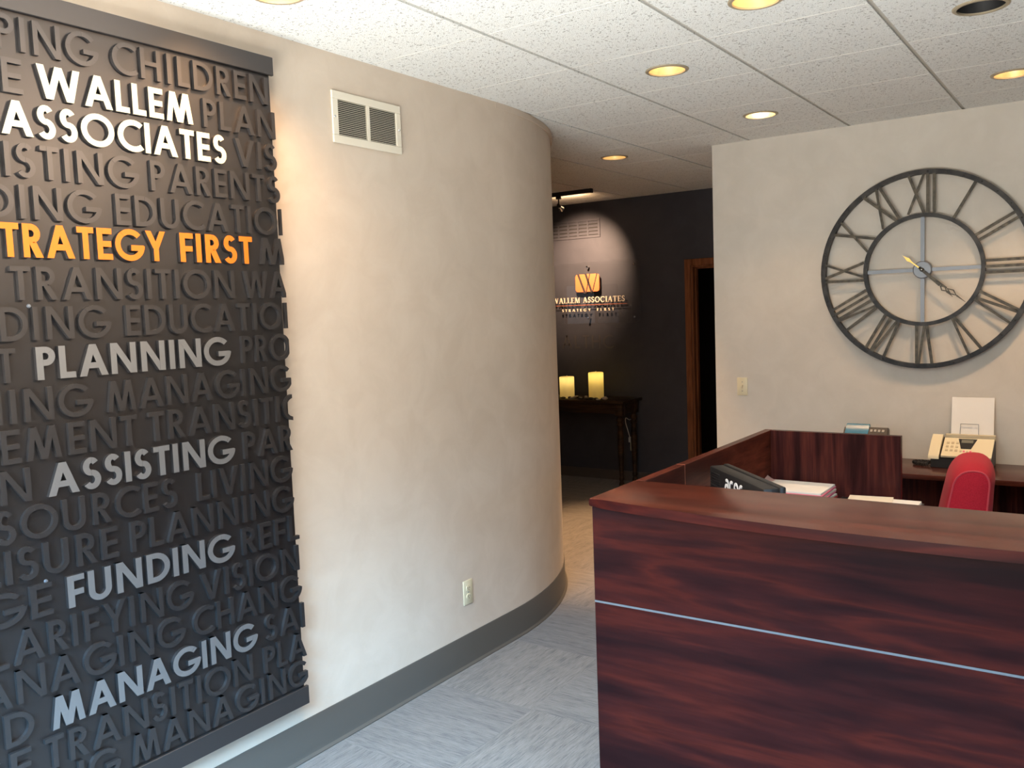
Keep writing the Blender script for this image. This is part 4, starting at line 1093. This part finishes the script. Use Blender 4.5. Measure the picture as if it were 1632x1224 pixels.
# coiled handset cord at the left of the fax
bm = new(); cpts = []
ctrl = smooth_path([(-0.852, 5.33, CZT + 0.03), (-0.885, 5.315, CZT + 0.0125), (-0.93, 5.325, CZT + 0.0125), (-0.955, 5.37, CZT + 0.0125), (-0.92, 5.40, CZT + 0.0125), (-0.875, 5.385, CZT + 0.0125)], 26)
for i, p in enumerate(ctrl):
    a = i * 1.15; cpts.append(p + Vector((0.006 * math.cos(a), 0.004 * math.cos(a), 0.0085 * math.sin(a))))
tube(bm, cpts, 0.0032, 6)
tag(recentre(obj('handset_cord', bm, M['black'])), 'black coiled cord lying left of the fax machine on the credenza', 'cord')

# desk telephone behind the rear panel
ph = thing('desk_telephone', 'dark desk telephone with a glossy blue left half, standing behind the rear desk panel', 'telephone', (-1.205, 5.27, CZT))
bm = new(); prism(bm, [(-0.09, 0.0), (0.09, 0.0), (0.085, 0.200), (0.055, 0.207), (-0.09, 0.085)], -0.118, 0.124, axis='x')
bmesh.ops.bevel(bm, geom=list(bm.edges), offset=0.004, segments=2, affect='EDGES')
obj('body', bm, M['phone_body'], ph, local=True)
bm = new(); prism(bm, [(-0.100, 0.105), (-0.085, 0.112), (0.030, 0.190), (0.052, 0.218), (0.072, 0.222), (0.082, 0.205), (0.060, 0.19), (-0.095, 0.088)], -0.108, 0.020, axis='x')
bmesh.ops.bevel(bm, geom=[e for e in bm.edges if e.calc_face_angle(0) > 0.25], offset=0.007, segments=3, affect='EDGES')
obj('handset', bm, M['blue'], ph, local=True, label='glossy blue handset half')
s2 = math.atan2(0.207 - 0.085, 0.145)
for r_ in range(4):
    for c_ in range(4):
        bm = new(); tt = 0.03 + r_ * 0.043
        c0 = Vector((0.036 + c_ * 0.021, -0.09 + tt * math.cos(s2), 0.085 + tt * math.sin(s2)))
        box(bm, -0.0065, 0.0065, -0.009, 0.009, 0.0005, 0.006, 0.0015)
        bmesh.ops.transform(bm, matrix=Matrix.Translation(c0) @ Matrix.Rotation(s2, 4, 'X'), verts=list(bm.verts))
        obj('key', bm, M['button'], ph, local=True)

# ================================================================== RED CHAIR
ch = thing('office_chair', 'crimson upholstered office chair between the reception desk and the credenza', 'chair', (-0.83, 4.33, 0), R(188))
# local: the seat faces +x; the backrest stands at -x
def pad(sections, m_, name, parent, sub=2):
    """closed cushion skinned through rounded cross-sections: (centre, half width (local y), half thickness, direction of thickness)"""
    bm = new(); rings = []
    nn = 28
    for c, hw_, ht, dv, ex in sections:
        ring_ = []
        for i in range(nn):
            a = 2 * PI * i / nn; ca, sa = math.cos(a), math.sin(a)
            sy = math.copysign(abs(ca) ** ex, ca) * hw_; st = math.copysign(abs(sa) ** ex, sa) * ht
            ring_.append(bm.verts.new(Vector(c) + Vector((0, sy, 0)) + Vector(dv) * st))
        rings.append(ring_)
    for a, b in zip(rings, rings[1:]):
        for i in range(nn):
            j = (i + 1) % nn; bm.faces.new([a[i], a[j], b[j], b[i]])
    bm.faces.new(rings[0]); bm.faces.new(rings[-1])
    return obj(name, bm, m_, parent, local=True, angle=70), rings
def back_outline(y):
    """side outline of the backrest at local y: front, rounded top, rear (x, z)"""
    q = abs(y) / 0.225
    ht = 0.074 + 0.036 * math.sqrt(max(0.0, 1 - q * q))
    zt = 0.950 - 0.030 * q ** 4
    z0 = 0.43 + 0.03 * q ** 4
    lean = lambda z: -0.245 - 0.065 * (max(0.0, z - 0.43) / 0.55) ** 1.4
    out = []
    for k_ in range(9):
        z = z0 + (zt - ht * 1.15 - z0) * k_ / 8; out.append((lean(z) + ht * (0.90 + 0.10 * math.sin(PI * k_ / 8)), z))
    for k_ in range(1, 16):
        a = PI * k_ / 16; sa = math.sin(a) ** 0.8; z = zt - ht * 1.15 + ht * 1.15 * sa; out.append((lean(z) + ht * math.copysign(abs(math.cos(a)) ** 0.8, math.cos(a)) * 0.90, z))
    for k_ in range(8, -1, -1):
        z = z0 + (zt - ht * 1.15 - z0) * k_ / 8; out.append((lean(z) - ht * (0.90 + 0.10 * math.sin(PI * k_ / 8)), z))
    return out
bm = new(); rings = []
ys_ = [-0.225, -0.222, -0.21, -0.19, -0.15, -0.10, -0.05, 0, 0.05, 0.10, 0.15, 0.19, 0.21, 0.222, 0.225]
for y_ in ys_: rings.append([bm.verts.new((x_, y_, z_)) for x_, z_ in back_outline(y_)])
for a, b in zip(rings, rings[1:]):
    for i in range(len(a)):
        k_ = (i + 1) % len(a); bm.faces.new([a[i], a[k_], b[k_], b[i]])
bm.faces.new(rings[0]); bm.faces.new(rings[-1])
back = obj('backrest', bm, M['red_fabric'], ch, local=True, angle=60)
for y_ in (-0.2235, 0.2235):   # piping round both ends of the cushion
    bm = new(); tube(bm, [(x_, y_, z_) for x_, z_ in back_outline(y_)], 0.0042, 8)
    obj('piping', bm, M['piping'], back, local=True)
sec = []
for i in range(9):
    s = i / 8; z_ = 0.42 + 0.09 * s; e = math.sqrt(max(0.0, 1 - abs(2 * s - 1) ** 3)) * 0.12 + 0.88
    sec.append(((0.03, 0, z_), 0.245 * e, 0.245 * e, (1, 0, 0), 0.6))
pad(sec, M['red_fabric'], 'seat', ch)
bm = new(); tube(bm, smooth_path([(0.0, 0, 0.405), (-0.16, 0, 0.40), (-0.29, 0, 0.44), (-0.325, 0, 0.60)], 6), 0.017, 10); obj('back_bracket', bm, M['black'], ch, local=True)
bm = new(); lathe(bm, [(0, 0.42), (0.09, 0.418), (0.09, 0.40), (0.028, 0.385), (0.026, 0.24), (0.034, 0.235), (0.036, 0.10), (0.05, 0.09), (0.05, 0.07), (0, 0.07)], 24); obj('gas_column', bm, M['black'], ch, local=True)
for q in range(5):
    a = 2 * PI * q / 5 + 0.3; d = Vector((math.cos(a), math.sin(a), 0))
    bm = new(); tube(bm, [d * 0.03 + Vector((0, 0, 0.09)), d * 0.16 + Vector((0, 0, 0.085)), d * 0.27 + Vector((0, 0, 0.068))], 0.018, 10, rr=[0.022, 0.018, 0.013])
    lg_ = obj('base_arm', bm, M['black'], ch, local=True)
    bm = new(); lathe(bm, [(0, -0.022), (0.020, -0.021), (0.026, -0.015), (0.026, 0.015), (0.020, 0.021), (0, 0.022)], 18, axis='y')
    bmesh.ops.transform(bm, matrix=Matrix.Translation(d * 0.27 + Vector((0, 0, 0.0265))) @ Matrix.Rotation(a + 0.7, 4, 'Z'), verts=list(bm.verts))
    obj('caster', bm, M['black_matte'], lg_, local=True)
